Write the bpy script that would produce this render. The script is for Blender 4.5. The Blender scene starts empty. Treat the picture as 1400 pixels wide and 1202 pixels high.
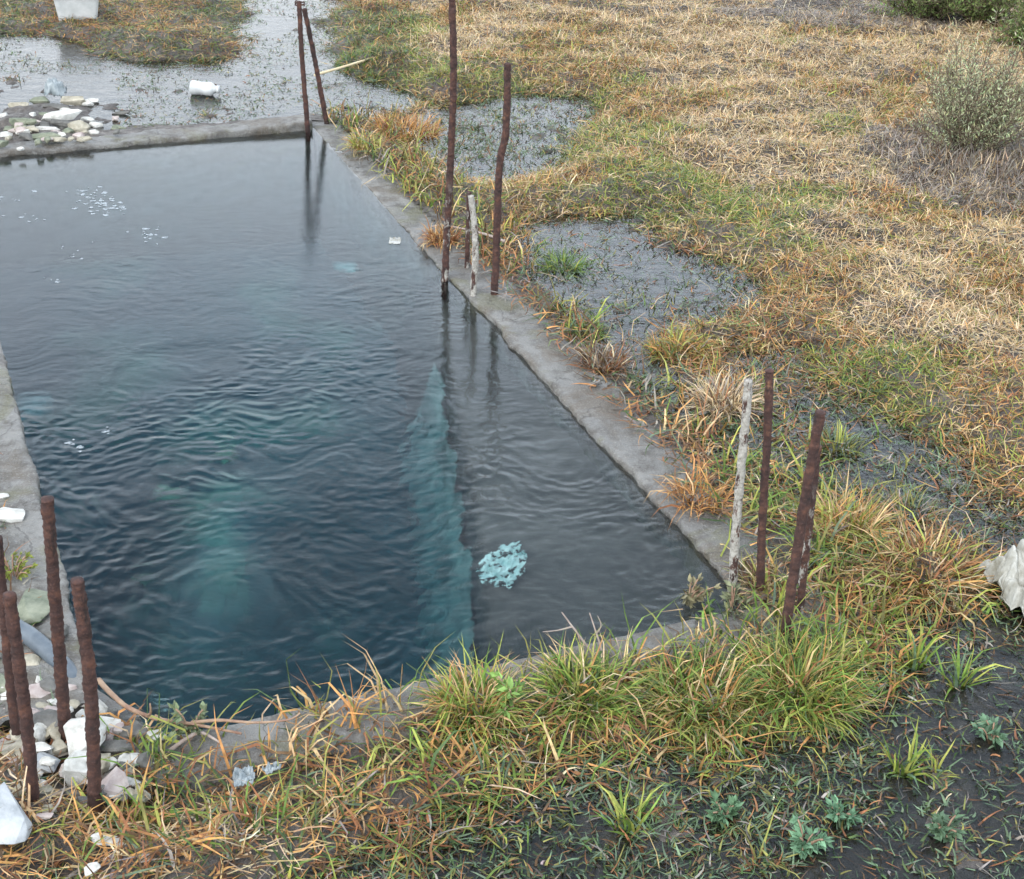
import bpy, bmesh, math, random
import numpy as np
from mathutils import Vector, Matrix, noise as mnoise
R = math.radians
rng = np.random.default_rng(7); random.seed(7)
sc = bpy.context.scene
col = sc.collection

# ------------------------------------------------------------------ camera
CAM_H, PITCH, ROLL, FPX = 1.9, R(29.5), R(2.0), 2000.0
fw = np.array([0, math.cos(PITCH), -math.sin(PITCH)]); rt = np.array([1., 0, 0]); up = np.cross(rt, fw)
rt2 = math.cos(ROLL)*rt + math.sin(ROLL)*up; up2 = -math.sin(ROLL)*rt + math.cos(ROLL)*up
CP = np.array([0, 0, CAM_H])
cam = bpy.data.cameras.new('camera'); co = bpy.data.objects.new('camera', cam); col.objects.link(co)
cam.sensor_width = 36; cam.lens = 36*FPX/1400; cam.clip_end = 500; cam.clip_start = .05
co.matrix_world = Matrix(((rt2[0], up2[0], -fw[0], 0), (rt2[1], up2[1], -fw[1], 0), (rt2[2], up2[2], -fw[2], CAM_H), (0, 0, 0, 1)))
sc.camera = co

# ------------------------------------------------------------------ light: bright overcast
w = bpy.data.worlds.new('World'); sc.world = w; w.use_nodes = True
nt = w.node_tree; nt.nodes.clear()
out = nt.nodes.new('ShaderNodeOutputWorld'); bg = nt.nodes.new('ShaderNodeBackground')
sky = nt.nodes.new('ShaderNodeTexSky'); sky.sky_type = 'NISHITA'; sky.sun_disc = False
sky.sun_elevation = R(48); sky.sun_rotation = R(210); sky.dust_density = 3; sky.air_density = 1.2
hs = nt.nodes.new('ShaderNodeHueSaturation'); hs.inputs['Saturation'].default_value = .32
mx = nt.nodes.new('ShaderNodeMix'); mx.data_type = 'RGBA'; mx.inputs[0].default_value = .8
# cloud deck shaped for the water reflections: bright low, added dark band, brighter overhead
tcz = nt.nodes.new('ShaderNodeTexCoord'); sep = nt.nodes.new('ShaderNodeSeparateXYZ'); rp = nt.nodes.new('ShaderNodeValToRGB')
nt.links.new(tcz.outputs['Generated'], sep.inputs[0]); nt.links.new(sep.outputs[2], rp.inputs[0])
rp.color_ramp.elements[0].position = .40; rp.color_ramp.elements[0].color = (1.06, 1.24, 1.46, 1); rp.color_ramp.elements[1].position = .95; rp.color_ramp.elements[1].color = (.85, .90, 1.0, 1)
for ps_, c_ in ((.22, (.95, 1., 1.06, 1)), (.50, (.66, .76, .9, 1)), (.60, (.26, .36, .50, 1)), (.76, (.24, .33, .46, 1))):
    e_ = rp.color_ramp.elements.new(ps_); e_.color = c_
dk = nt.nodes.new('ShaderNodeVectorMath'); dk.operation = 'SCALE'; dk.inputs[3].default_value = 14; nt.links.new(rp.outputs[0], dk.inputs[0]); nt.links.new(dk.outputs[0], mx.inputs[7])
tc = nt.nodes.new('ShaderNodeTexCoord'); mp = nt.nodes.new('ShaderNodeMapping'); mp.inputs['Scale'].default_value = (1.2, 1.2, 3)
cn = nt.nodes.new('ShaderNodeTexNoise'); cn.inputs['Scale'].default_value = 1.6; cn.inputs['Detail'].default_value = 4
cr = nt.nodes.new('ShaderNodeMapRange'); cr.inputs[1].default_value = .3; cr.inputs[2].default_value = .7; cr.inputs[3].default_value = .82; cr.inputs[4].default_value = 1.12
ml = nt.nodes.new('ShaderNodeVectorMath'); ml.operation = 'SCALE'
L = nt.links
L.new(sky.outputs[0], hs.inputs['Color']); L.new(hs.outputs[0], mx.inputs[6])
L.new(tc.outputs['Generated'], mp.inputs[0]); L.new(mp.outputs[0], cn.inputs['Vector']); L.new(cn.outputs[0], cr.inputs[0])
L.new(mx.outputs[2], ml.inputs[0]); L.new(cr.outputs[0], ml.inputs[3])
L.new(ml.outputs[0], bg.inputs[0]); bg.inputs[1].default_value = .15; L.new(bg.outputs[0], out.inputs[0])
sun = bpy.data.lights.new('sun', 'SUN'); sun.energy = 1.9; sun.angle = R(40); sun.color = (1, .96, .9)
so = bpy.data.objects.new('sun', sun); col.objects.link(so); so.rotation_euler = (R(42), 0, R(-30))
sc.view_settings.view_transform = 'Standard'; sc.view_settings.look = 'None'; sc.view_settings.gamma = 1; sc.view_settings.exposure = 0.42
sc.cycles.max_bounces = 8; sc.cycles.transparent_max_bounces = 12; sc.cycles.sample_clamp_indirect = 4

# ------------------------------------------------------------------ helpers
def P(px, py, z=0.):
    d = fw*FPX + rt2*(px-700) - up2*(py-601); t = (z-CAM_H)/d[2]
    return CP + d*t
def at_depth(px, py, Y):
    d = fw*FPX + rt2*(px-700) - up2*(py-601); return CP + d*(Y/d[1])
def proj(x, y, z=0.):
    v = np.stack([np.asarray(x, float), np.asarray(y, float), np.asarray(z, float)-CAM_H+0*np.asarray(x, float)], -1)
    dz = np.maximum(v@fw, .2); return 700+FPX*(v@rt2)/dz, 601-FPX*(v@up2)/dz
def pxm(px, py): # metres per photo pixel at the ground there
    p = P(px, py); return float((p-CP)@fw)/FPX
LAT = rng.random((256, 256))
def vn(x, y):
    xi = np.floor(x).astype(int); yi = np.floor(y).astype(int); fx = x-xi; fy = y-yi
    fx = fx*fx*fx*(fx*(fx*6-15)+10); fy = fy*fy*fy*(fy*(fy*6-15)+10)
    a = LAT[xi & 255, yi & 255]; b = LAT[(xi+1) & 255, yi & 255]; c = LAT[xi & 255, (yi+1) & 255]; d = LAT[(xi+1) & 255, (yi+1) & 255]
    return (a*(1-fx)+b*fx)*(1-fy)+(c*(1-fx)+d*fx)*fy
def fbm(x, y, s, o=4, g=.5):
    x = np.asarray(x, float); y = np.asarray(y, float)
    v = 0; a = 1; t = 0
    for i in range(o):
        ca, sa = math.cos(i*1.3+.4), math.sin(i*1.3+.4)
        v = v+a*vn((x*ca-y*sa)/s+17.3*i+50, (x*sa+y*ca)/s+9.1*i+50); t += a; a *= g; s *= .5
    return v/t-.5
def ss(a, b, x):
    t = np.clip((x-a)/(b-a), 0, 1); return t*t*(3-2*t)
def sdf(x, y, poly): # negative inside
    x = np.asarray(x, float); y = np.asarray(y, float)
    d = np.full(x.shape, 1e9); ins = np.zeros(x.shape, bool); n = len(poly)
    for i in range(n):
        ax, ay = poly[i][:2]; bx, by = poly[(i+1) % n][:2]
        ex, ey = bx-ax, by-ay; t = np.clip(((x-ax)*ex+(y-ay)*ey)/(ex*ex+ey*ey+1e-12), 0, 1)
        d = np.minimum(d, (x-ax-t*ex)**2+(y-ay-t*ey)**2)
        c = ((ay > y) != (by > y)) & (x < (bx-ax)*(y-ay)/((by-ay) if by != ay else 1e-9)+ax)
        ins ^= c
    d = np.sqrt(d); return np.where(ins, -d, d)
def wpoly(pts): return [tuple(P(*p)[:2]) for p in pts]

def tag(o, label=None, cat=None, group=None, kind=None):
    if label: o['label'] = label
    if cat: o['category'] = cat
    if group: o['group'] = group
    if kind: o['kind'] = kind
    return o
def empty(name, loc):
    o = bpy.data.objects.new(name, None); o.location = loc; o.empty_display_size = .05; col.objects.link(o); return o
def link(name, me, mat=None, parent=None, loc=None):
    o = bpy.data.objects.new(name, me); col.objects.link(o)
    if mat: me.materials.append(mat)
    if loc is not None: o.location = loc
    if parent is not None:
        o.parent = parent
        if loc is None: o.location = -parent.location     # geometry was written in world space
    return o
def mesh_np(name, V, F, smooth=True):
    """F: list of int arrays (n,3) or (n,4)"""
    me = bpy.data.meshes.new(name); V = np.asarray(V, np.float32)
    me.vertices.add(len(V)); me.vertices.foreach_set('co', V.ravel())
    loops = np.concatenate([f.ravel() for f in F]).astype(np.int32)
    tot = np.concatenate([np.full(len(f), f.shape[1]) for f in F]).astype(np.int32)
    st = np.concatenate([[0], np.cumsum(tot)[:-1]]).astype(np.int32)
    me.loops.add(len(loops)); me.loops.foreach_set('vertex_index', loops)
    me.polygons.add(len(tot)); me.polygons.foreach_set('loop_start', st)
    try: me.polygons.foreach_set('loop_total', tot)
    except Exception: pass
    me.update(calc_edges=True); me.validate()
    me.polygons.foreach_set('use_smooth', np.full(len(me.polygons), smooth)); return me
def set_col(me, C):
    a = me.color_attributes.new('Col', 'FLOAT_COLOR', 'POINT')
    c = np.ones((len(C), 4), np.float32); c[:, :3] = C; a.data.foreach_set('color', c.ravel())

# ------------------------------------------------------------------ materials
class NM:
    def __init__(s, name):
        s.m = bpy.data.materials.new(name); s.m.use_nodes = True; s.t = s.m.node_tree; s.t.nodes.clear()
        s.o = s.t.nodes.new('ShaderNodeOutputMaterial'); s.tc = s.n('ShaderNodeTexCoord')
    def n(s, k, **kw):
        x = s.t.nodes.new(k)
        for a, b in kw.items(): setattr(x, a, b)
        return x
    def l(s, a, b): s.t.links.new(a, b)
    def noise(s, sc_, det=5, rough=.6, dist=0, src='Object', scale3=None):
        x = s.n('ShaderNodeTexNoise'); x.inputs['Scale'].default_value = sc_; x.inputs['Detail'].default_value = det
        x.inputs['Roughness'].default_value = rough; x.inputs['Distortion'].default_value = dist
        if scale3:
            m = s.n('ShaderNodeMapping'); m.inputs['Scale'].default_value = scale3; s.l(s.tc.outputs[src], m.inputs[0]); s.l(m.outputs[0], x.inputs['Vector'])
        else: s.l(s.tc.outputs[src], x.inputs['Vector'])
        return x.outputs[0]
    def ramp(s, f, stops):
        x = s.n('ShaderNodeValToRGB'); e = x.color_ramp.elements
        while len(e) < len(stops): e.new(.5)
        for i, (p, c) in enumerate(stops):
            e[i].position = p; e[i].color = (*c, 1) if len(c) == 3 else c
        s.l(f, x.inputs[0]); return x.outputs[0]
    def rng(s, f, a, b, c, d):
        x = s.n('ShaderNodeMapRange')
        for i, v in enumerate((a, b, c, d)): x.inputs[i+1].default_value = v
        s.l(f, x.inputs[0]); return x.outputs[0]
    def mix(s, f, a, b, mode='MIX'):
        x = s.n('ShaderNodeMix', data_type='RGBA', blend_type=mode)
        if isinstance(f, (int, float)): x.inputs[0].default_value = f
        else: s.l(f, x.inputs[0])
        for i, v in ((6, a), (7, b)):
            if isinstance(v, tuple): x.inputs[i].default_value = (*v, 1)
            else: s.l(v, x.inputs[i])
        return x.outputs[2]
    def bump(s, f, st, dist=.01, prev=None):
        x = s.n('ShaderNodeBump'); x.inputs['Strength'].default_value = st; x.inputs['Distance'].default_value = dist
        s.l(f, x.inputs['Height'])
        if prev: s.l(prev, x.inputs['Normal'])
        return x.outputs[0]
    def pr(s, color=None, rough=.6, normal=None, **kw):
        b = s.n('ShaderNodeBsdfPrincipled')
        if isinstance(color, tuple): b.inputs['Base Color'].default_value = (*color, 1)
        elif color is not None: s.l(color, b.inputs['Base Color'])
        if isinstance(rough, (int, float)): b.inputs['Roughness'].default_value = rough
        else: s.l(rough, b.inputs['Roughness'])
        if normal: s.l(normal, b.inputs['Normal'])
        for k, v in kw.items():
            k = k.replace('_', ' ')
            if isinstance(v, (int, float, tuple)): b.inputs[k].default_value = v
            else: s.l(v, b.inputs[k])
        s.l(b.outputs[0], s.o.inputs[0]); s.b = b; return s.m

def m_blade():
    k = NM('grass_blades'); a = k.n('ShaderNodeAttribute', attribute_name='Col')
    v = k.noise(55, 2); c = k.mix(k.rng(v, .3, .7, 0, 1), (.62, .62, .62), (1.25, 1.2, 1.15)); c = k.mix(1., a.outputs[0], c, 'MULTIPLY')
    b = k.n('ShaderNodeBsdfPrincipled'); k.l(c, b.inputs['Base Color']); b.inputs['Roughness'].default_value = .5; b.inputs['Specular IOR Level'].default_value = .25
    t = k.n('ShaderNodeBsdfTranslucent'); k.l(c, t.inputs[0]); m = k.n('ShaderNodeMixShader'); m.inputs[0].default_value = .16
    k.l(b.outputs[0], m.inputs[1]); k.l(t.outputs[0], m.inputs[2]); k.l(m.outputs[0], k.o.inputs[0]); return k.m
def m_mud():
    k = NM('wet_mud'); n1 = k.noise(3, 6); n2 = k.noise(26, 6, .7); n3 = k.noise(120, 4, .7)
    c = k.ramp(n1, [(.3, (.10, .088, .078)), (.5, (.155, .135, .12)), (.7, (.23, .2, .17))])
    c = k.mix(k.rng(n2, .35, .7, 0, 1), c, (.055, .047, .04)); c = k.mix(k.rng(n3, .55, .75, 0, .7), c, (.2, .17, .13))
    nb = k.bump(n2, .8, .03); nb = k.bump(n3, .9, .009, nb)
    return k.pr(c, k.rng(n2, .3, .7, .35, .75), nb)
def m_concrete(name='old_concrete', dark=1.):
    k = NM(name); n1 = k.noise(2.6, 6, .65); n2 = k.noise(14, 7, .7); n3 = k.noise(160, 3, .7)
    c = k.ramp(n1, [(.3, (.12*dark, .115*dark, .105*dark)), (.5, (.17*dark, .165*dark, .152*dark)), (.7, (.28*dark, .27*dark, .245*dark))])
    c = k.mix(k.rng(n2, .46, .60, 0, .8), c, (.07*dark, .06*dark, .048*dark))
    c = k.mix(k.rng(k.noise(5, 4, .6, 1), .54, .64, 0, .6), c, (.12, .115, .055)); c = k.mix(k.rng(k.noise(3.3, 6, .7, .5), .50, .60, 0, .7), c, (.115, .092, .066))
    c = k.mix(k.rng(n3, .56, .72, 0, .5), c, (.36*dark, .35*dark, .31*dark))
    nb = k.bump(n2, .8, .016); nb = k.bump(n3, .8, .005, nb)
    vo = k.n('ShaderNodeTexVoronoi', feature='DISTANCE_TO_EDGE'); vo.inputs['Scale'].default_value = 2.3; wv = k.n('ShaderNodeVectorMath', operation='ADD'); sv = k.n('ShaderNodeVectorMath', operation='SCALE'); sv.inputs[3].default_value = .16
    nn = k.n('ShaderNodeTexNoise'); nn.inputs['Scale'].default_value = 9; nn.inputs['Detail'].default_value = 5; k.l(k.tc.outputs['Object'], nn.inputs['Vector']); k.l(nn.outputs[1], sv.inputs[0]); k.l(k.tc.outputs['Object'], wv.inputs[0]); k.l(sv.outputs[0], wv.inputs[1]); k.l(wv.outputs[0], vo.inputs['Vector'])
    cf = k.rng(vo.outputs[0], .002, .008, .5, 0); c = k.mix(cf, c, (.035, .03, .025))
    return k.pr(c, k.rng(n1, .35, .6, .22, .65), nb)
def m_sub():    # slimy submerged concrete
    k = NM('submerged_concrete'); n1 = k.noise(2.2, 5, .6); n2 = k.noise(11, 6, .7)
    c = k.ramp(n1, [(.3, (.055, .045, .04)), (.52, (.085, .07, .062)), (.72, (.13, .11, .10))])
    c = k.mix(k.rng(n2, .45, .65, 0, .6), c, (.04, .035, .03)); return k.pr(c, .85, k.bump(n2, .5, .02))
def m_floor():
    k = NM('pool_bottom_silt'); n1 = k.noise(1.7, 5, .6); n2 = k.noise(9, 6, .7)
    c = k.ramp(n1, [(.32, (.06, .08, .09)), (.52, (.12, .15, .15)), (.72, (.30, .40, .27))])
    c = k.mix(k.rng(n2, .45, .7, 0, .5), c, (.05, .06, .05)); return k.pr(c, .9, k.bump(n2, .6, .04))
def m_flat(name, c1, c2, s=20, rough=.6, b=.3, **kw):
    k = NM(name); n = k.noise(s, 6, .65); c = k.mix(k.rng(n, .35, .68, 0, 1), c1, c2); return k.pr(c, rough, k.bump(n, b, .01), **kw)
def m_rust(name, crust=0., top=None):
    k = NM(name); n = k.noise(38, 6, .7); n2 = k.noise(140, 4, .7); n3 = k.noise(9, 3, .6)
    c = k.ramp(n, [(.3, (.022, .012, .011)), (.5, (.055, .026, .021)), (.72, (.14, .06, .036))])
    c = k.mix(k.rng(n2, .55, .75, 0, .55), c, (.17, .09, .07)); c = k.mix(k.rng(k.noise(16, 6, .75, .6, scale3=(1, 1, .4)), .54, .62, 0, .85), c, (.018, .013, .012)); c = k.mix(k.rng(k.noise(30, 5, .75, .4, scale3=(1, 1, .5)), .62, .68, 0, .7), c, (.24, .12, .065))
    if crust > 0:
        m = k.noise(52, 6, .72, scale3=(1, 1, .35)); th = .66-crust*.3
        f = k.rng(m, th, th+.05, 0, 1)
        if top is not None:    # crust thins out above a height
            sp = k.n('ShaderNodeSeparateXYZ'); k.l(k.tc.outputs['Object'], sp.inputs[0])
            g = k.rng(sp.outputs[2], top-.12, top+.04, 1, 0); mm = k.n('ShaderNodeMath', operation='MULTIPLY'); k.l(f, mm.inputs[0]); k.l(g, mm.inputs[1]); f = mm.outputs[0]
        c = k.mix(f, c, k.mix(k.rng(n2, .3, .7, 0, 1), (.22, .2, .17), (.5, .48, .43)))
    nb = k.bump(n, .6, .006); nb = k.bump(n2, .7, .002, nb); return k.pr(c, .85, nb)
def m_puddle():
    k = NM('shallow_water'); n = k.noise(9, 4, .6, scale3=(1, 1.8, 1)); n2 = k.noise(60, 3, .6)
    nb = k.bump(n, .16, .02); nb = k.bump(n2, .25, .003, nb)
    f = k.n('ShaderNodeFresnel'); f.inputs[0].default_value = 1.36; k.l(nb, f.inputs['Normal'])
    g = k.n('ShaderNodeBsdfGlossy'); g.inputs['Roughness'].default_value = .07; k.l(nb, g.inputs['Normal']); g.inputs[0].default_value = (1, 1, 1, 1)
    t = k.n('ShaderNodeBsdfTransparent'); t.inputs[0].default_value = (.75, .78, .77, 1)
    m = k.n('ShaderNodeMixShader'); k.l(f.outputs[0], m.inputs[0]); k.l(t.outputs[0], m.inputs[1]); k.l(g.outputs[0], m.inputs[2]); k.l(m.outputs[0], k.o.inputs[0]); return k.m
def m_pool():
    k = NM('pool_water'); n = k.noise(46, 4, .65, scale3=(1, 1.7, 1)); nb = k.bump(n, .09, .006)
    g = k.n('ShaderNodeBsdfGlass'); g.inputs['IOR'].default_value = 1.33; g.inputs['Roughness'].default_value = .0; k.l(nb, g.inputs['Normal'])
    k.l(g.outputs[0], k.o.inputs[0])
    v = k.n('ShaderNodeVolumeAbsorption'); v.inputs[0].default_value = (.04, .70, .79, 1); v.inputs[1].default_value = 1.1
    k.l(v.outputs[0], k.o.inputs[1]); return k.m
def m_foam():
    k = NM('foam'); n = k.noise(90, 4, .7); d = k.n('ShaderNodeBsdfDiffuse'); d.inputs[0].default_value = (.42, .46, .48, 1); t = k.n('ShaderNodeBsdfTransparent'); m = k.n('ShaderNodeMixShader')
    k.l(k.rng(n, .35, .62, .25, .85), m.inputs[0]); k.l(t.outputs[0], m.inputs[1]); k.l(d.outputs[0], m.inputs[2]); k.l(m.outputs[0], k.o.inputs[0]); return k.m
M = dict(pale_side=m_flat('pale_lit_concrete', (.09, .14, .13), (.34, .42, .38), 6, .9), blade=m_blade(), mud=m_mud(), conc=m_concrete(), sub=m_sub(), floor=m_floor(), puddle=m_puddle(), pool=m_pool(),
    rust=m_rust('rust'), rust_fleck=m_rust('rust_lime_flecks', .4, .25), rust_white=m_rust('rust_lime_crust', .75, .62), rust_low=m_rust('rust_lime_foot', .42, .3),
    stone_white=m_flat('white_limestone', (.36, .35, .31), (.74, .73, .68), 22, .75, .7), stone_cream=m_flat('cream_limestone', (.2, .18, .13), (.52, .48, .38), 20, .75, .7),
    stone_grey=m_flat('grey_stone', (.07, .068, .06), (.19, .185, .17), 20, .75, .7), stone_green=m_flat('algae_stone', (.10, .12, .08), (.28, .29, .21), 18, .75, .7),
    stone_pink=m_flat('pinkish_stone', (.3, .23, .21), (.55, .5, .46), 18, .75, .7), stone_blue=m_flat('bluish_white_slab', (.26, .28, .29), (.5, .52, .53), 16, .6, .6),
    plastic=m_flat('white_plastic', (.44, .46, .45), (.6, .61, .6), 14, .4, .1), cap=m_flat('dull_cap', (.2, .22, .2), (.3, .3, .28), 20, .5, .1),
    bag=m_flat('grubby_white_plastic', (.2, .185, .14), (.52, .52, .48), 16, .4, .5), pipe=m_flat('blue_grey_pipe', (.07, .09, .11), (.15, .175, .195), 14, .45, .2),
    twig=m_flat('grey_twig', (.26, .2, .17), (.42, .35, .3), 40, .8), bramble=m_flat('brown_stem', (.22, .12, .08), (.4, .28, .18), 40, .7),
    reed=m_flat('dry_reed', (.5, .4, .24), (.68, .58, .38), 20, .6), wood=m_flat('shrub_stem', (.10, .075, .05), (.2, .15, .1), 40, .8),
    glow=m_flat('pale_turquoise_sheet', (.24, .42, .40), (.7, .84, .8), 24, .7),
    sunkg=m_flat('green_sunken_stone', (.10, .15, .10), (.34, .42, .27), 14, .9), sunk=m_flat('dull_sunken_stone', (.08, .12, .12), (.3, .38, .36), 20, .8), foam=m_foam(),
    clear=m_flat('cloudy_plastic', (.14, .17, .18), (.36, .40, .41), 40, .3, .3))

# ------------------------------------------------------------------ zones
POOL = wpoly([(-66, 221), (430, 178), (1034, 841), (235, 1023), (122, 930)])   # inner edge, clockwise seen from above
W_A = wpoly([(-900, 90), (-200, 72), (0, 52), (60, 55), (120, 78), (200, 86), (300, 92), (345, 78), (350, 40), (360, -60), (440, -60), (436, 50), (450, 100), (500, 112), (560, 132), (520, 150), (450, 168), (420, 180), (-100, 225), (-900, 290)])
W_B = wpoly([(575, 175), (630, 145), (700, 128), (800, 138), (785, 165), (750, 196), (755, 232), (640, 245), (580, 225)])
W_C = wpoly([(720, 340), (760, 312), (850, 305), (880, 340), (930, 362), (1010, 395), (1000, 435), (905, 440), (905, 478), (945, 512), (1010, 548), (1110, 600), (1090, 650), (1000, 610), (925, 575), (855, 548), (800, 485), (760, 435), (722, 392)])
W_D = wpoly([(985, 474), (1082, 485), (1145, 535), (1225, 575), (1310, 618), (1315, 690), (1440, 715), (2200, 760), (2200, 1900), (380, 1900), (470, 1260), (620, 1130), (720, 1060), (930, 1015), (1080, 975), (1195, 930), (1230, 845), (1345, 825), (1360, 760), (1300, 735), (1200, 722), (1130, 680), (1110, 600), (1040, 560)])
def wet_sd(x, y):
    d = np.minimum(np.minimum(sdf(x, y, W_A), sdf(x, y, W_B)), np.minimum(sdf(x, y, W_C)-.05, sdf(x, y, W_D)))
    return d+fbm(x, y, .4, 4)*.24-.03
HP = P(50, 165)
def gh(x, y):
    x = np.asarray(x, float); y = np.asarray(y, float)
    s = wet_sd(x, y); ps = sdf(x, y, POOL)
    dry = .05+fbm(x, y, 1.1, 3)*.07+fbm(x, y, .17, 4)*.10
    far_ = ss(3.6, 5.2, y); wetz = -.013-.002*far_+fbm(x, y, .22, 3)*(.028+.01*far_)+fbm(x, y, .055, 3)*(.042+.002*far_)
    t = ss(-.03, .22, s); h = wetz*(1-t)+dry*t
    k = ss(.33, .18, ps); h = h*(1-k)+(.008+.012*fbm(x, y, .1, 3)-.004)*k      # low beside the rim
    h = h+.05*np.exp(-(((x-HP[0])/.22)**2+((y-HP[1])/.22)**2))
    return h+ss(7, 30, np.hypot(x, y-5))*fbm(x, y, 9, 3)*.6
def bh(x, y): # surface a blade stands on: ground, or the rim top
    ps = sdf(x, y, POOL); return np.where(ps < .14, .024, gh(x, y))
def inpool(x, y, off): return sdf(x, y, POOL) < off

# ------------------------------------------------------------------ ground sheet
def axis(a, b, st, far):
    c = np.arange(a, b, st); g = [st]
    while sum(g) < far: g.append(g[-1]*1.16)
    g = np.cumsum(g); return np.concatenate([a-g[::-1], c, c[-1]+g])
def grid_mesh(name, xs, ys, hf, keep, smooth=True):
    X, Y = np.meshgrid(xs, ys); Z = hf(X, Y); nx, ny = len(xs), len(ys)
    i = np.arange(nx*ny).reshape(ny, nx)
    F = np.stack([i[:-1, :-1], i[:-1, 1:], i[1:, 1:], i[1:, :-1]], -1).reshape(-1, 4)
    cx = (X[:-1, :-1]+X[1:, 1:]).ravel()/2; cy = (Y[:-1, :-1]+Y[1:, 1:]).ravel()/2
    F = F[keep(cx, cy)]; V = np.stack([X.ravel(), Y.ravel(), Z.ravel()], -1)
    used = np.unique(F); mp_ = np.full(len(V), -1); mp_[used] = np.arange(len(used)); return V[used], mp_[F]
V, F = grid_mesh('g', axis(-3.6, 4.4, .0165, 70), axis(1.0, 9.4, .0165, 90), gh, lambda x, y: ~inpool(x, y, .12))
g = link('ground', mesh_np('ground', V, [F]), M['mud']); tag(g, 'dark wet mud ground around the pool', kind='structure')
V, F = grid_mesh('p', np.arange(-3.6, 4.4, .04), np.arange(1, 9.4, .04), lambda x, y: fbm(x, y, .3, 2)*.0012,
    lambda x, y: (~inpool(x, y, .14)) & (wet_sd(x, y) < .35))
o = link('puddle_water', mesh_np('puddle_water', V, [F]), M['puddle']); tag(o, 'shallow standing water on the marshy ground', kind='structure')

# ------------------------------------------------------------------ pool shell
pool = empty('pool', P(500, 600, -1.2)); tag(pool, 'sunken rectangular concrete pool filled with clear blue water, rim level with the marsh', 'pool')
def rim_wall(a, b, ext_a, ext_b, width, hfun, name='rim', seed=0):
    """solid wall whose inner face lies on a-b (pool to the right of a->b), outside to the left"""
    a = np.array(a[:2]); b = np.array(b[:2]); d = b-a; Ln = np.linalg.norm(d); d /= Ln; nrm = np.array([-d[1], d[0]])
    ts = np.arange(-ext_a, Ln+ext_b, .018); prof = [(0, -1.3), (0, -.25), (0, -.06), (0, -.02), (.0, -.004), (.008, 0)]+[(q, 0) for q in np.linspace(.03, width-.02, 8)]+[(width, -.01), (width, -.3)]
    V = []
    for t in ts:
        p = a+d*t; z = hfun(t/Ln)
        for j, (q, dz) in enumerate(prof):
            qq = q; zz = dz if dz < -.2 else z+dz
            x, y = p+nrm*qq
            n1 = float(mnoise.noise(Vector((x*7, y*7, seed+zz*4)))); n2 = float(mnoise.noise(Vector((x*40, y*40, seed+zz*30))))
            if dz > -.2: zz += .007*n1+.004*n2
            e = (.014*n1+.009*n2) if q < .01 else (.03*n1+.01*n2 if q > width-.01 else 0)
            x, y = p+nrm*(qq+e); V.append((x, y, zz))
    n = len(prof); m = len(ts); i = np.arange(m*n).reshape(m, n)
    F = np.stack([i[:-1, :-1], i[1:, :-1], i[1:, 1:], i[:-1, 1:]], -1).reshape(-1, 4)
    b0 = len(V); V += [(V[n-1][0], V[n-1][1], -1.3), (V[(m-1)*n+n-1][0], V[(m-1)*n+n-1][1], -1.3)]
    T = [[0, j+1, j] for j in range(1, n-1)]+[[0, b0, n-1]]; q0 = (m-1)*n; T += [[q0, q0+j, q0+j+1] for j in range(1, n-1)]+[[q0, q0+n-1, b0+1]]
    return link(name, mesh_np(name, V, [F, np.array(T)]), M['conc'], pool)
n = len(POOL)
FL, FR, NR, NC, LC = POOL
rim_wall(FL, FR, .2, -.0, .12, lambda t: .020+.016*ss(.6, 1, t), seed=1)
rim_wall(FR, NR, .25, .2, .17, lambda t: .002+.012*ss(.2, .6, t)+.004*t, seed=2)
rim_wall(NR, NC, -.0, .15, .13, lambda t: .030, seed=3)
rim_wall(NC, LC, .0, .0, .10, lambda t: .004, seed=4)
rim_wall(LC, FL, .12, .2, .19, lambda t: .040, seed=5)
fx = [p[0] for p in POOL]; fy = [p[1] for p in POOL]
V, F = grid_mesh('f', np.arange(min(fx)-.1, max(fx)+.1, .04), np.arange(min(fy)-.1, max(fy)+.1, .04), lambda x, y: -1.15+fbm(x, y, .7, 4)*.3+.52*np.exp(-(((x-P(320, 800, -.6)[0])/.32)**2+((y-P(320, 790, -.6)[1]+.27)/.75)**2)), lambda x, y: inpool(x, y, .06))
FB = None
link('floor', mesh_np('floor', V, [F]), M['floor'], pool)
# submerged ledge along the right side: a silted shelf, wide at the near end
LEDGE = [tuple(P(*p, -.2)[:2]) for p in [(560, 330), (640, 400), (1060, 860), (1010, 900), (690, 990), (662, 900), (650, 760), (630, 640), (605, 520), (585, 420)]]
lx = [p[0] for p in LEDGE]; ly = [p[1] for p in LEDGE]
def ledge_h(x, y):
    s = sdf(x, y, LEDGE)
    near = ss(P(0, 760)[1], P(0, 900)[1], y)
    top = -.16-.10*near+fbm(x, y, .3, 4)*.06
    return np.where(s < 0, top, 0)*1.0+np.where(s >= 0, -.2-np.clip(s*10, 0, 1.1), 0)
V, F = grid_mesh('l', np.arange(min(lx)-.3, max(lx)+.12, .02), np.arange(min(ly)-.3, max(ly)+.2, .02), ledge_h, lambda x, y: (sdf(x, y, LEDGE) < .34) & inpool(x, y, .05))
link('ledge', mesh_np('ledge', V, [F]), M['sub'], pool)

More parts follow.
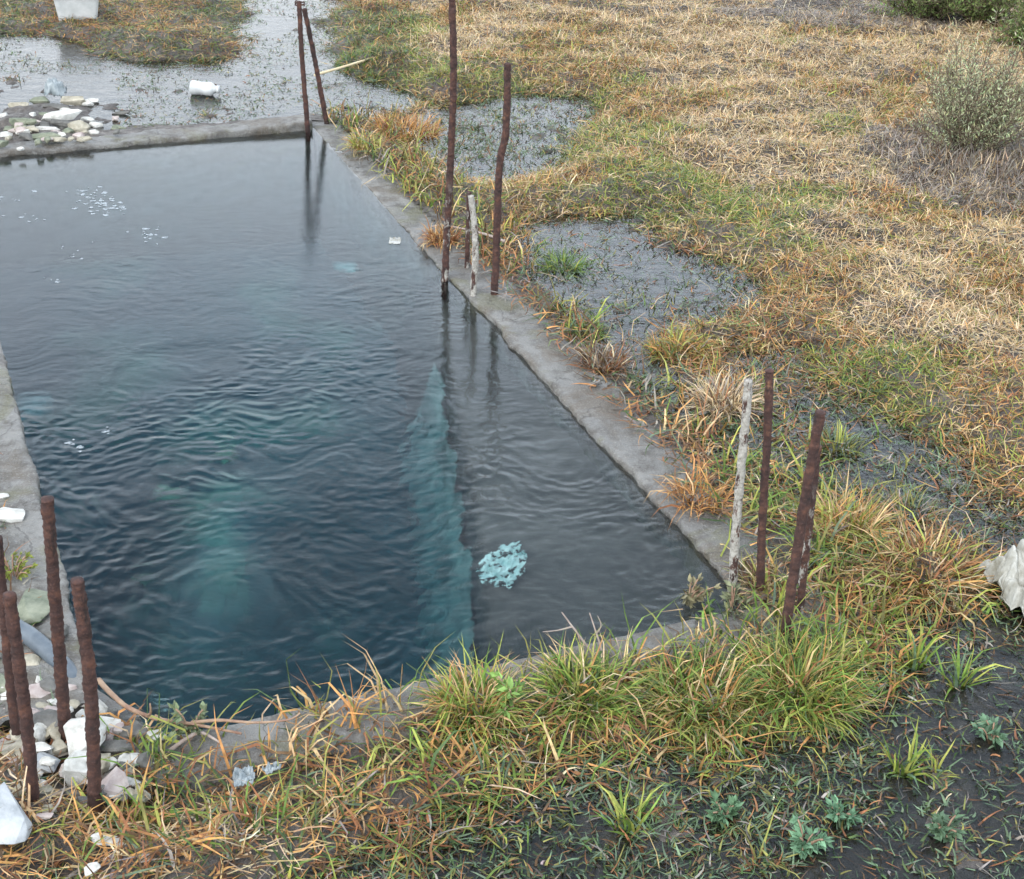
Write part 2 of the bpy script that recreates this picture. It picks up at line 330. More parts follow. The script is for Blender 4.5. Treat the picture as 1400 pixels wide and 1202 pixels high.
V = []; nseg = 60; inn = LEDGE[4:-1]; inn = [np.array(q) for q in inn]; dd = [0]
for a_, b_ in zip(inn, inn[1:]): dd.append(dd[-1]+float(np.linalg.norm(b_-a_)))
for i in range(nseg+1):
    t = dd[-1]*i/nseg; q = np.array([np.interp(t, dd, [v[0] for v in inn]), np.interp(t, dd, [v[1] for v in inn])]); n1 = float(fbm(q[0]*1., q[1]*1., .3, 3))*.08
    for u in np.linspace(0, 1, 9):
        n2 = mnoise.noise(Vector((q[0]*9, q[1]*9, u*4)))*.02; V.append((q[0]-.02-.11*u+n2, q[1], -.33+n1-.62*u+n2))
i = np.arange((nseg+1)*9).reshape(nseg+1, 9); F = np.stack([i[:-1, :-1], i[1:, :-1], i[1:, 1:], i[:-1, 1:]], -1).reshape(-1, 4)
link('ledge_side', mesh_np('ledge_side', V, [F]), M['pale_side'], pool)  # ledge side painted pale to stand for its lit teal face

# ------------------------------------------------------------------ pool water: closed body with a rippled top
def wave(x, y):
    px, py = proj(x, y)
    amp = .06+.85*ss(260, 640, py)*ss(800, 560, px)+.55*ss(400, 640, py)*ss(560, 760, px)
    wx = x+fbm(x, y, .3, 3)*.2; wy = y+fbm(x+7, y+3, .3, 3)*.2
    bx, by = P(330, 800)[:2]; r = np.hypot(x-bx, (y-by)*1.2); g_ = np.exp(-(r/.42)**2)
    g_ = g_*.6; wy = wy*(1-g_)+g_*(by+r)
    rot = lambda a_, sx, sy, o_: vn((wx*math.cos(a_)+wy*math.sin(a_))/sx+o_, (wy*math.cos(a_)-wx*math.sin(a_))/sy+o_*1.7)-.5
    a = rot(.25, .046, .027, 40); b = rot(-.35, .031, .02, 60); c = rot(.5, .022, .015, 20); d = rot(.1, .24, .14, 9); e = rot(.6, .11, .075, 77)
    rg = lambda q: .5-np.abs(q)*2
    pat = .35+.45*ss(420, 620, py)+1.0*ss(-.12, .14, fbm(x+3, y-5, .45, 3)); h = ((.0016*rg(a)+.0020*rg(b)*(.5+e)*1.4+.0016*c)*pat+.0016*e+.0028*d)*amp*.68+.0003*(vn(wx/.03, wy/.016)-.5)*ss(150, 400, py)
    return h
xs = np.arange(min(fx)-.1, max(fx)+.1, .007); ys = np.arange(min(fy)-.1, max(fy)+.1, .006)
V, F = grid_mesh('w', xs, ys, wave, lambda x, y: inpool(x, y, .035))
nV = len(V); E_ = np.concatenate([F[:, [0, 1]], F[:, [1, 2]], F[:, [2, 3]], F[:, [3, 0]]])
key = np.sort(E_, 1); kk = key[:, 0].astype(np.int64)*nV+key[:, 1]; u, inv, cnt = np.unique(kk, return_inverse=True, return_counts=True)
B = E_[cnt[inv] == 1]; side = np.stack([B[:, 1], B[:, 0], B[:, 0]+nV, B[:, 1]+nV], -1)
V2 = V.copy(); V2[:, 2] = -1.55
o = link('water', mesh_np('water', np.concatenate([V, V2]), [F, F[:, ::-1]+nV, side]), M['pool']); tag(o, 'clear blue green rippled water filling the pool', kind='structure')

# ------------------------------------------------------------------ grass engine
PAL = dict(straw=(.55, .40, .21), pale=(.66, .525, .345), orange=(.50, .27, .095), rust=(.28, .13, .06), brown=(.14, .085, .045), olive=(.24, .235, .07),
    green=(.145, .235, .045), lime=(.33, .36, .08), dull=(.13, .19, .115), grey=(.28, .25, .22), dkgreen=(.07, .12, .04))
names = list(PAL); PA = np.array([PAL[k] for k in names])
def blades(pts, ln, wd, az, tilt, curl, C, seg=3, twist=None):
    n = len(pts); pts = np.asarray(pts, float)
    rows = []; p = pts.copy(); t = tilt.copy(); up_ = np.array([0, 0, 1.])
    dirh = np.stack([np.cos(az), np.sin(az), 0*az], -1)
    tw = rng.normal(0, .5, n) if twist is None else twist
    sd = np.stack([-np.sin(az+tw), np.cos(az+tw), rng.normal(0, .25, n)], -1)
    prof = [1, .9, .6][:seg]
    az2 = az.copy(); daz = rng.normal(0, .35, n)
    for k in range(seg):
        rows += [p-sd*(wd*prof[k]/2)[:, None], p+sd*(wd*prof[k]/2)[:, None]]
        dirh = np.stack([np.cos(az2), np.sin(az2), 0*az], -1)
        p = p+(dirh*np.sin(t)[:, None]+up_*np.cos(t)[:, None])*(ln/seg)[:, None]
        t = t+curl*(1+.3*k)/seg*1.2; az2 = az2+daz
    rows.append(p); nv = 2*seg+1
    V = np.stack(rows, 1)
    b = (np.arange(n)*nv)[:, None]
    Q = np.concatenate([b+np.array([2*k, 2*k+1, 2*k+3, 2*k+2]) for k in range(seg-1)]); T = b+np.array([2*seg-2, 2*seg-1, 2*seg])
    return V.reshape(-1, 3), Q, T, np.repeat(C, nv, 0)
def blade_obj(name, parts, parent=None):
    Vs, Qs, Ts, Cs = [], [], [], []; off = 0
    for V, Q, T, C in parts:
        Vs.append(V); Qs.append(Q+off); Ts.append(T+off); Cs.append(C); off += len(V)
    me = mesh_np(name, np.concatenate(Vs), [np.concatenate(Qs), np.concatenate(Ts)]); set_col(me, np.concatenate(Cs))
    return link(name, me, M['blade'], parent)
def pick(n, wts):
    ks = list(wts); p = np.array([wts[k] for k in ks], float); p /= p.sum()
    i = rng.choice(len(ks), n, p=p); return np.array([names.index(ks[j]) for j in i], int)
def shade(idx, v=.22):
    n = len(idx); return np.clip(PA[idx]*(1+rng.normal(0, v, n))[:, None]*(1+rng.normal(0, .035, (n, 3))), .01, .85)
def scatter(n, box, pxbox=(-650, -260, 2050, 1600)):
    x = rng.uniform(box[0], box[2], n); y = rng.uniform(box[1], box[3], n); px, py = proj(x, y)
    k = (px > pxbox[0]) & (px < pxbox[2]) & (py > pxbox[1]) & (py < pxbox[3]); return x[k], y[k], px[k], py[k]
def grow(x, y, per, spread, lenr, wr, tiltr, curlr, wts_list, which, zoff=-.01, mixin=.35, keep=None):
    """clumps at x,y ; which = palette-set index per clump ; each clump has a main hue"""
    n = len(x); main = np.zeros(n, int)
    for k, wt in enumerate(wts_list):
        s = which == k; main[s] = pick(s.sum(), wt)
    cl = rng.uniform(.7, 1.3, n); ca = rng.uniform(0, 6.283, n)
    X = np.repeat(x, per)+rng.normal(0, spread, n*per); Y = np.repeat(y, per)+rng.normal(0, spread, n*per)
    c = np.repeat(main, per); w_ = np.repeat(which, per); sw = rng.random(n*per) < mixin
    for k, wt in enumerate(wts_list):
        s = sw & (w_ == k); c[s] = pick(s.sum(), wt)
    m = ~inpool(X, Y, .13 if keep is None else keep); idx = np.where(m)[0]
    X, Y, c = X[m], Y[m], c[m]; N = len(X)
    ln = rng.uniform(*lenr, N)*np.repeat(cl, per)[m]; az = np.where(rng.random(N) < .45, np.repeat(ca, per)[m]+rng.normal(0, .7, N), rng.uniform(0, 6.283, N))
    pts = np.stack([X, Y, bh(X, Y)+zoff], -1)
    return blades(pts, ln, rng.uniform(*wr, N), az, rng.uniform(*tiltr, N), rng.uniform(*curlr, N), shade(c))

BANK_D = lambda x, y: sdf(x, y, POOL)
G1 = wpoly([(-900, -400), (360, -400), (345, 30), (325, 75), (240, 80), (130, 60), (60, 45), (-900, 40)])
# --- dry matted field
S = dict(straw={'straw': 4.6, 'pale': 4.6, 'orange': .8, 'olive': .6, 'lime': .25, 'grey': .8, 'brown': .25},
    edge={'orange': 3, 'straw': 2.6, 'olive': 1.6, 'lime': 1, 'rust': 1.4, 'green': .8, 'brown': .7},
    greenp={'lime': 2.2, 'olive': 2.2, 'green': 2.4, 'straw': 1.2, 'orange': .8, 'dull': .8},
    upleft={'orange': 2.2, 'rust': 1.8, 'olive': 1.8, 'green': 1., 'brown': 1.2, 'dull': .8, 'straw': .7},
    upgreen={'straw': 1.5, 'rust': 1, 'dull': 2, 'dkgreen': 2, 'green': 2, 'olive': 2, 'brown': 1, 'orange': .6},
    greyl={'grey': 5, 'brown': 1.2, 'pale': .6, 'straw': .5},
    browny={'brown': 3, 'rust': 2.4, 'grey': 1.2, 'olive': 2.5, 'dkgreen': 1.5, 'straw': .6},
    bank={'lime': 2.2, 'green': 3.4, 'straw': 1.1, 'orange': 1.5, 'olive': 2.6, 'pale': .25, 'rust': 1.2, 'dkgreen': 1.6})
SL = list(S.values()); SI = {k: i for i, k in enumerate(S)}
def zone(x, y, px, py, s):
    w_ = np.full(len(x), SI['straw'])
    nz = fbm(x, y, .55, 3); nz2 = fbm(x+20, y, .35, 3); r_ = rng.random(len(x))
    w_[(nz2 > .10) & (r_ < .8)] = SI['edge']
    gz = (nz > .27-.22*ss(330, 520, py)*ss(900, 1000, px)) & (r_ < .75); w_[gz] = SI['greenp']
    ed = (s < .45+nz2*.8) & (rng.random(len(x)) < .75); w_[ed & (px > 400)] = SI['edge']
    w_[ed & (px > 400) & (nz > .06)] = SI['greenp']
    w_[(px < 560) & (py < 180)] = SI['upleft']; w_[(px < 560) & (py < 180) & (nz > .03)] = SI['upgreen']
    gl = (((px-1330)/130)**2+((py-245)/55)**2 < 1+nz*3) | (((px-1180)/170)**2+((py-30)/28)**2 < 1+nz*3); w_[gl & (rng.random(len(x)) < .85)] = SI['greyl']
    return w_
x, y, px, py = scatter(76000, (-3.7, 1.6, 4.6, 10.5)); s = wet_sd(x, y); ps = BANK_D(x, y)
k = (s > .02) & (ps > .2) & ~((ps < .45) & (px > 200)); k &= (px > 330) | (py < 90); k &= ~((py > 880) & (px < 1250))
x, y, px, py, s = x[k], y[k], px[k], py[k], s[k]; z = zone(x, y, px, py, s)
nearf = py > 330
f1 = grow(x, y, 9, .020, (.03, .08), (.002, .0042), (.4, 1.5), (.4, 3.), SL, z, mixin=.4)
x, y, px, py = scatter(60000, (-3.7, 1.6, 4.6, 8)); s = wet_sd(x, y); ps = BANK_D(x, y)
k = (s > .0) & (ps > .3) & (px > 480) & ~((py > 880) & (px < 1250)); x, y, px, py, s = x[k], y[k], px[k], py[k], s[k]; z = zone(x, y, px, py, s); k = (z != SI['straw']) | (rng.random(len(z)) < .8)
f1b = grow(x[k], y[k], 9, .02, (.03, .09), (.0022, .0045), (.2, 1.4), (.3, 2.4), SL, z[k], mixin=.4)
tag(blade_obj('dry_grass', [f1, f1b]), 'matted straw coloured dead grass covering the field beyond the pool', 'grass', kind='stuff')
print('field clumps', len(x))
# short thatch lying flat under it
x, y, px, py = scatter(330000, (-3.7, 1.3, 4.6, 10.5)); s = wet_sd(x, y); ps = BANK_D(x, y)
k = (s > -.03) & (ps > .2); x, y, px, py, s = x[k], y[k], px[k], py[k], s[k]; N = len(x); z = zone(x, y, px, py, s)
c = np.zeros(N, int)
for kx, wt in enumerate(SL): q = z == kx; c[q] = pick(q.sum(), wt)
f2 = blades(np.stack([x, y, gh(x, y)+rng.uniform(.002, .012, N)], -1), rng.uniform(.03, .09, N), rng.uniform(.0022, .0042, N), rng.uniform(0, 6.28, N), rng.uniform(1.25, 1.62, N), rng.uniform(-.2, .5, N), shade(c)*.95)
tag(blade_obj('dead_thatch', [f2]), 'flattened dead grass litter lying on the mud', 'grass litter', kind='stuff')
# --- tall bank grass along the rim
x, y, px, py = scatter(30000, (-1.9, 1.2, 2.4, 7)); s = wet_sd(x, y); ps = BANK_D(x, y)
nb_ = fbm(x, y, .25, 3)
rightb = (ps > np.where(py < 370, .10, np.where(py > 700, .13, .20))+nb_*.10) & (ps < np.where(py < 600, .33, .5)+nb_*.3) & (px > 440) & (py < 960) & (s > -.16)
nearb = (py > 770) & (ps > np.where(px > 1000, .03, np.where(px < 430, .0, np.where(px < 600, .02, .05)))+nb_*.08) & (px < 1250) & (s > -.10)
leftr = (px < 165) & (py < 1120)
ragged = fbm(x+5, y+9, .14, 3); k = (rightb | nearb) & ~leftr; k &= (ragged > -.10) | (rng.random(len(x)) < .35); k &= (ps < .33+nb_*.3) | (py < 900) | (rng.random(len(x)) < .2); k &= (nearb | (rng.random(len(x)) < .62))
x, y, px, py = x[k], y[k], px[k], py[k]; z = np.full(len(x), SI['bank']); nz = fbm(x, y, .3, 2)
z[nz > .10] = SI['greenp']; z[nz < -.13] = SI['edge']; z[(BANK_D(x, y) > .38) & (rng.random(len(x)) < .4)] = SI['browny']; z[(py < 560) & (rng.random(len(x)) < .6)] = SI['browny']
print('bank clumps', len(x))
f3 = grow(x, y, 6, .016, (.04, .165), (.0028, .0072), (.1, 1.4), (.3, 2.6), SL, z, keep=.02)
tag(blade_obj('bank_grass', [f3]), 'tufted green and orange grass fringing the near and right rims of the pool', 'grass', kind='stuff')
x, y, px, py = scatter(90000, (-1.9, 1.2, 2.4, 7)); ps = BANK_D(x, y); k = (py > 330) & (ps > .10) & (ps < .9) & (wet_sd(x, y) > -.08); x, y = x[k], y[k]; N = len(x)
fb = blades(np.stack([x, y, bh(x, y)+rng.uniform(.0, .015, N)], -1), rng.uniform(.03, .10, N), rng.uniform(.003, .006, N), rng.uniform(0, 6.28, N), rng.uniform(1.0, 1.62, N), rng.uniform(-.2, .6, N), shade(pick(N, {'rust': 3, 'brown': 4, 'dkgreen': 1.5, 'orange': 1.5, 'grey': 1, 'dull': 1})))  # dark blade layer added to deepen the shade low between the tufts
tag(blade_obj('shade_thatch', [fb]), 'rust brown dead blades matted as painted shade between the tufts beside the pool', 'grass litter', kind='stuff')
# --- sparse growth in the wet ground
x, y, px, py = scatter(230000, (-3.7, 1.2, 4.6, 9.6)); s = wet_sd(x, y); ps = BANK_D(x, y); nz = fbm(x, y, .35, 4)
up_l = (px < 600) & (py < 240)
k = (s < .04) & (ps > .22) & np.where(up_l, (nz > -.09) & (rng.random(len(x)) < .34), (rng.random(len(x)) < np.clip(.55+nz*5, .32, 1.)))
k &= ~((px > 700) & (py > 250) & (py < 900) & (rng.random(len(x)) < .4))
k &= ~((px < 160) & (py > 100) & (py < 240))
x, y, px, py = x[k], y[k], px[k], py[k]; N = len(x); ul = (px < 600) & (py < 240)
wtA = {'dull': 4, 'dkgreen': 2, 'olive': 1, 'brown': 1, 'rust': .6}; wtB = {'dull': 5, 'dkgreen': 2, 'olive': 1.4, 'rust': .9, 'brown': 1.6, 'grey': .8}
per = 6; X = np.repeat(x, per)+rng.normal(0, .014, N*per); Y = np.repeat(y, per)+rng.normal(0, .014, N*per); U = np.repeat(ul, per); n_ = N*per; PAL_ = 0
c = np.where(U, pick(n_, wtA), pick(n_, wtB)); zz = np.maximum(gh(X, Y)+rng.uniform(-.002, .006, n_), rng.uniform(-.014, .003, n_))
f4 = blades(np.stack([X, Y, zz], -1), np.where(U, rng.uniform(.010, .026, n_), rng.uniform(.010, .040, n_)), rng.uniform(.002, .0055, n_), rng.uniform(0, 6.28, n_), np.where(U, rng.uniform(1., 1.55, n_), rng.uniform(.8, 1.55, n_)), rng.uniform(-.2, .6, n_), shade(c, .3))
tag(blade_obj('marsh_weed', [f4]), 'small dull green weed growing in the shallow standing water', 'water weed', kind='stuff')
x, y, px, py = scatter(62000, (-3.7, 1.2, 4.6, 7)); s = wet_sd(x, y); ps = BANK_D(x, y); k = (s < .05) & (ps > .22) & (px > 380) & (py > 250); x, y = x[k], y[k]; N = len(x)
fl = blades(np.stack([x, y, np.maximum(gh(x, y)+.001, rng.uniform(-.010, .003, N))], -1), rng.uniform(.012, .08, N)*rng.uniform(.5, 1, N), rng.uniform(.0014, .0038, N), rng.uniform(0, 6.28, N), rng.uniform(1.35, 1.62, N), rng.uniform(-.15, .3, N), shade(pick(N, {'brown': 4, 'rust': 3, 'grey': 2.5, 'dull': 2, 'dkgreen': 2, 'olive': 1, 'pale': .3}), .3))
tag(blade_obj('bog_litter', [fl]), 'brown and grey dead blades lying in the shallow water and mud', 'grass litter', kind='stuff')
# taller sprigs
x, y, px, py = scatter(2600, (-3.7, 1.2, 4.6, 9)); s = wet_sd(x, y); ps = BANK_D(x, y)
k = (s < .0) & (ps > .22) & (fbm(x, y, .3, 3) > .0) & (py > 300); x, y = x[k], y[k]
f5 = grow(x, y, 7, .012, (.03, .11), (.003, .006), (.1, 1.2), (.2, 1.5), [{'lime': 1, 'green': 2, 'olive': 2, 'dull': 2, 'orange': .5, 'rust': .6}], np.zeros(len(x), int))
tag(blade_obj('marsh_sprigs', [f5]), 'scattered green grass sprigs standing in the wet ground', 'grass', kind='stuff')
# long pale stalks lying over the bank
n_ = 260; x, y, px, py = scatter(n_*9, (-1.6, 1.3, 4, 6)); ps = BANK_D(x, y); k = (ps > .2) & (py > 380); x, y = x[k][:n_], y[k][:n_]; n_ = len(x)
f6 = blades(np.stack([x, y, gh(x, y)+.01], -1), rng.uniform(.06, .16, n_), rng.uniform(.0016, .0032, n_), rng.uniform(0, 6.28, n_), rng.uniform(.3, 1.4, n_), rng.uniform(.2, 1.3, n_), shade(pick(n_, {'pale': 3, 'straw': 2, 'orange': 1, 'grey': 1})))
tag(blade_obj('loose_stalks', [f6]), 'long pale loose stalks lying over the grass', 'grass litter', kind='stuff')

# ------------------------------------------------------------------ tussocks that stand out
def tussock(px, py, r_px, n, lenr, wts, label, name='grass_tussock', grp='grass tussocks that stand out', tilt=(.1, 1.3), curl=(.3, 2.), flat=1., wr=(.0025, .0056)):
    p = P(px, py); r = r_px*pxm(px, py); a = rng.uniform(0, 6.28, n); q = np.sqrt(rng.random(n))*r*.55
    X = p[0]+np.cos(a)*q; Y = p[1]+np.sin(a)*q*flat
    k = ~inpool(X, Y, .02); X, Y, a = X[k], Y[k], a[k]; m = len(X); z = bh(X, Y)-.01
    d = blades(np.stack([X, Y, np.maximum(z, -.02)], -1), rng.uniform(*lenr, m), rng.uniform(*wr, m), a+rng.normal(0, .7, m), rng.uniform(*tilt, m), rng.uniform(*curl, m), shade(pick(m, wts)))
    return tag(blade_obj(name, [d]), label, 'grass tussock', grp)
OR = {'orange': 4, 'rust': 3, 'straw': 2, 'brown': 1}
tussock(555, 180, 75, 900, (.05, .12), {'orange': 5, 'rust': 2.5, 'straw': 1.5, 'lime': .6}, 'orange brown tussock beside the far right corner of the pool')
tussock(498, 205, 34, 300, (.05, .1), {'lime': 3, 'straw': 2, 'orange': 1}, 'small yellow green tussock at the foot of the orange brown tussock')
tussock(605, 335, 34, 260, (.05, .1), OR, 'small orange tuft on the right rim behind the tall rusty rod')
tussock(988, 555, 48, 520, (.07, .15), {'pale': 5, 'straw': 2, 'grey': 2, 'brown': 1}, 'pale beige drooping tussock behind the whitened rod on the right')
tussock(822, 505, 42, 380, (.05, .12), {'brown': 4, 'rust': 2, 'grey': 2, 'pale': 1}, 'dark brown dead tussock with bleached stalks at the outer edge of the right rim')
tussock(955, 690, 62, 200, (.05, .13), {'orange': 6, 'rust': 2, 'straw': 1}, 'bright orange tuft hanging over the right rim left of the whitened rod')
tussock(1045, 822, 60, 340, (.04, .11), {'brown': 3, 'rust': 2, 'pale': 2, 'olive': 2, 'straw': 2}, 'low brown and straw tangle round the foot of the straight dark rod', tilt=(.5, 1.5))
tussock(1022, 800, 44, 180, (.03, .08), {'brown': 3, 'grey': 2, 'olive': 2}, 'small brown tangle just right of the foot of the white crusted rod', tilt=(.6, 1.5))
tussock(1265, 795, 120, 560, (.08, .22), {'straw': 2.4, 'orange': 3, 'rust': 2.4, 'pale': 1, 'lime': 1.2, 'olive': 1.5, 'brown': 1.5}, 'broad sprawling orange tussock in the standing water beside the white bag', tilt=(.7, 1.55), curl=(.2, 1.4), flat=.5)
tussock(1160, 730, 60, 480, (.08, .17), {'lime': 3, 'straw': 3, 'orange': 2}, 'yellow green tussock just right of the thick leaning rods')
tussock(1090, 950, 105, 1000, (.07, .17), {'green': 5, 'lime': 3, 'straw': 1, 'orange': 1.5, 'olive': 2.5, 'dkgreen': 1.5}, 'large green and straw tussock in front of the thick leaning rods')
tussock(955, 965, 100, 800, (.06, .15), {'green': 4, 'olive': 4, 'pale': .8, 'orange': 1.2, 'dkgreen': 2}, 'olive tussock in front of the near right corner of the pool')
tussock(800, 965, 80, 700, (.06, .15), {'lime': 4, 'green': 4, 'pale': .8, 'straw': 1.2, 'dkgreen': 1}, 'bright green tussock with pale dead twigs at the near rim')
tussock(650, 985, 70, 600, (.06, .14), {'green': 3, 'lime': 3, 'straw': 3, 'orange': 2}, 'green tussock leaning over the near rim below the turquoise patch')
tussock(800, 455, 40, 300, (.04, .09), {'green': 4, 'dull': 2, 'lime': 1, 'brown': 2}, 'low green and brown clump in the puddle right of the bent rod')
tussock(770, 365, 46, 360, (.05, .10), {'green': 4, 'dull': 3, 'lime': 1}, 'soft green clump in shallow water behind the bent rod')
tussock(925, 480, 60, 480, (.05, .11), {'olive': 3, 'lime': 2, 'orange': 3, 'rust': 1}, 'green and orange clump on the mud between the channel puddles')
tussock(1245, 700, 55, 360, (.04, .10), {'olive': 3, 'grey': 2, 'dull': 3}, 'greyish olive clump in the wet channel right of the rods')
tussock(1145, 610, 45, 300, (.04, .1), {'olive': 3, 'dull': 3, 'lime': 1}, 'dull green clump in the wet channel behind the top of the thick leaning rods')
tussock(490, 92, 55, 420, (.03, .07), {'green': 4, 'dull': 3}, 'low fresh green patch beside the long dry reed')
for (a, b, lb) in ((1130, 895, 'tall fresh green blades right of the foot of the thick leaning rods'), (1250, 905, 'small green sprig in dark water below the sprawling orange tussock'), (1310, 930, 'thin pale green sprig in dark water farthest right'),
    (1235, 1050, 'green arching sprig alone in the dark wet mud'), (860, 1130, 'spiky green sprig in wet mud below the near grass bank')):
    tussock(a, b, 26, 34, (.07, .13), {'green': 3, 'lime': 2, 'dull': 1}, lb, 'grass_sprig', 'grass sprigs in the wet mud', tilt=(.1, .8), curl=(.2, 1.2), wr=(.004, .008))

# ------------------------------------------------------------------ rusty rods
def tube_mesh(name, pts, rad, seg=14, step=.004, ribs=0., rough=.0, seed=0, cap=True):
    pts = [Vector(p) for p in pts]; d = [0]
    for a, b in zip(pts, pts[1:]): d.append(d[-1]+(b-a).length)
    Ln = d[-1]; n = max(2, int(Ln/step))
    def ev(t):
        i = 0
        while i < len(d)-2 and t > d[i+1]: i += 1
        u = (t-d[i])/max(d[i+1]-d[i], 1e-9)
        p0 = pts[max(i-1, 0)]; p1 = pts[i]; p2 = pts[i+1]; p3 = pts[min(i+2, len(pts)-1)]
        return .5*((2*p1)+(p2-p0)*u+(2*p0-5*p1+4*p2-p3)*u*u+(3*p1-p0-3*p2+p3)*u**3)
    C_ = [ev(Ln*i/n) for i in range(n+1)]; V = []; ref = Vector((.31, .93, .17))
    for i, c in enumerate(C_):
        t = (C_[min(i+1, n)]-C_[max(i-1, 0)]).normalized(); a = t.cross(ref).normalized(); b = t.cross(a); s = Ln*i/n
        rr = rad(s/Ln) if callable(rad) else rad
        for j in range(seg):
            th = 6.28318*j/seg; r_ = rr
            if ribs: r_ += ribs*max(0, math.cos(s/.0105*6.283+math.sin(th)*1.2))**2*(abs(math.sin(th)) > .25)
            if rough:
                q = c+a*math.cos(th)*rr+b*math.sin(th)*rr; r_ += rough*rr*(mnoise.noise(q*45+Vector((seed, 0, 0)))+.8*mnoise.noise(q*140+Vector((seed, 0, 0))))
            V.append(c+(a*math.cos(th)+b*math.sin(th))*r_)
    m = len(C_); i = np.arange(m*seg).reshape(m, seg); ii = np.roll(i, -1, 1)
    Q = np.stack([i[:-1], ii[:-1], ii[1:], i[1:]], -1).reshape(-1, 4); F = [Q]
    if cap:
        V.append(C_[-1]+(C_[-1]-C_[-2]).normalized()*(rad(1) if callable(rad) else rad)*.3); k = len(V)-1; V.append(C_[0]); k0 = k+1
        F.append(np.array([[i[-1][j], ii[-1][j], k] for j in range(seg)]+[[ii[0][j], i[0][j], k0] for j in range(seg)]))
    return mesh_np(name, [tuple(v) for v in V], F)
def rod(pp, wpx, mat, label, zb=.02, name='rusty_rod', seed=0, up_=False, dy=0.):
    b = P(*pp[0], zb); pts = [b]+[at_depth(x_, y_, b[1]+dy*(i+1)/len(pp)) for i, (x_, y_) in enumerate(pp[1:])]
    o_ = pts[0]; r = wpx*pxm(*pp[0])*.46
    first = pts[0]-(pts[1]-pts[0])/np.linalg.norm(pts[1]-pts[0])*.16
    loc = [tuple(p-o_) for p in [first]+pts]
    me = tube_mesh(name, loc, lambda t: r*(1-.12*t), ribs=.045*r*2, rough=.2, seed=seed)
    return tag(link(name, me, M[mat], loc=tuple(o_)), label, 'metal rod', 'rusty reinforcing rods standing round the pool')
rod([(420, 167), (413, 80), (409, 2)], 7.5, 'rust', 'thin upright rusty rod at the far right corner of the pool', .04, seed=1)
rod([(445, 160), (430, 80), (416, 12)], 7.5, 'rust', 'thin rusty rod at the far corner leaning left towards its upright neighbour', .03, seed=2)
rod([(608, 380), (612, 300), (617, 200), (620, 100), (618, 0), (617, -60)], 10.5, 'rust_low', 'tallest rusty rod, running out of the top of the picture, pale flecked at its foot', .01, seed=3)
rod([(647, 405), (650, 330), (644, 268)], 10, 'rust_white', 'short lime crusted stub between the tallest rod and the bent rod, the nearer of two', .01, seed=4)
rod([(638, 366), (640, 310), (641, 262)], 7.5, 'rust_fleck', 'short thin flecked stub just behind the lime crusted stub', .01, seed=5)
rod([(676, 404), (680, 300), (683, 225), (691, 185), (693, 140), (694, 87)], 11, 'rust', 'dark rusty rod with a kink halfway up on the right rim', .01, seed=6)
rod([(1001, 805), (1008, 700), (1017, 600), (1023, 520)], 13.5, 'rust_white', 'white crusted rod with a brown top at the near right corner', .02, seed=7)
rod([(1039, 800), (1043, 700), (1049, 600), (1052, 506)], 12.5, 'rust', 'straight dark brown rod standing between the white crusted rod and the leaning pair', .03, seed=8)
rod([(1073, 870), (1093, 730), (1122, 563)], 15.5, 'rust', 'thick rusty rod leaning right, front one of the crossing pair', .02, seed=9)
rod([(1093, 838), (1103, 740), (1118, 610)], 13, 'rust_low', 'rusty rod with white lime on its foot, behind the thick leaning rod', .02, seed=10)
rod([(89, 1003), (78, 850), (64, 682)], 18.5, 'rust', 'long rusty ribbed rod rising from the rubble, middle of the near left group', .03, seed=11)
rod([(130, 1105), (124, 950), (106, 793)], 20, 'rust', 'thick rusty ribbed rod nearest the water in the near left group', .03, seed=12)
rod([(47, 1105), (33, 960), (12, 812)], 18.5, 'rust', 'thick rusty ribbed rod leaning left beside the bluish white slab', .03, seed=13)
rod([(23, 1010), (11, 900), (-4, 735)], 15, 'rust', 'rusty rod at the left edge of the picture behind the one leaning left', .03, seed=14)
# wire knot on the far pair
b = at_depth(410, 8, P(420, 167)[1]); o = link('wire_knot', tube_mesh('wire_knot', [tuple(np.array((math.cos(t)*.018, math.sin(t)*.014, .004*math.sin(3*t)+.0016*t))) for t in np.linspace(0, 12, 40)], .0025, seg=6), M['rust'], loc=tuple(b))
tag(o, 'small wire knot tied round the top of the far corner rod', 'wire')

# ------------------------------------------------------------------ stones
def stone_mesh(name, sx, sy, sz, seed, ang=.5):
    r_ = random.Random(seed); bm = bmesh.new()
    pts = []
    for i in range(20):
        v = Vector((r_.gauss(0, 1), r_.gauss(0, 1), r_.gauss(0, 1))).normalized(); v *= r_.uniform(.78, 1.05)
        v = Vector((max(-.8, min(.8, v.x)), max(-.8, min(.8, v.y)), max(-.7, min(.7, v.z))))
        pts.append(bm.verts.new((v.x*sx*.58, v.y*sy*.58, v.z*sz*.62)))
    bmesh.ops.convex_hull(bm, input=pts)
    for v in [v for v in bm.verts if not v.link_faces]: bm.verts.remove(v)
    bmesh.ops.bevel(bm, geom=bm.edges[:], offset=min(sx, sy, sz)*.07, segments=2, profile=.6, affect='EDGES', clamp_overlap=True)
    bmesh.ops.triangulate(bm, faces=bm.faces[:]); bmesh.ops.subdivide_edges(bm, edges=bm.edges[:], cuts=1, use_grid_fill=True)
    m = min(sx, sy, sz)
    for v in bm.verts: v.co += v.co.normalized()*m*.09*mnoise.noise(v.co/m*1.6+Vector((seed*3.1, 0, 0)))+v.co.normalized()*m*.035*mnoise.noise(v.co/m*6)
    me = bpy.data.meshes.new(name); bm.to_mesh(me); bm.free()
    for p in me.polygons: p.use_smooth = True
    return me
sid = [100]
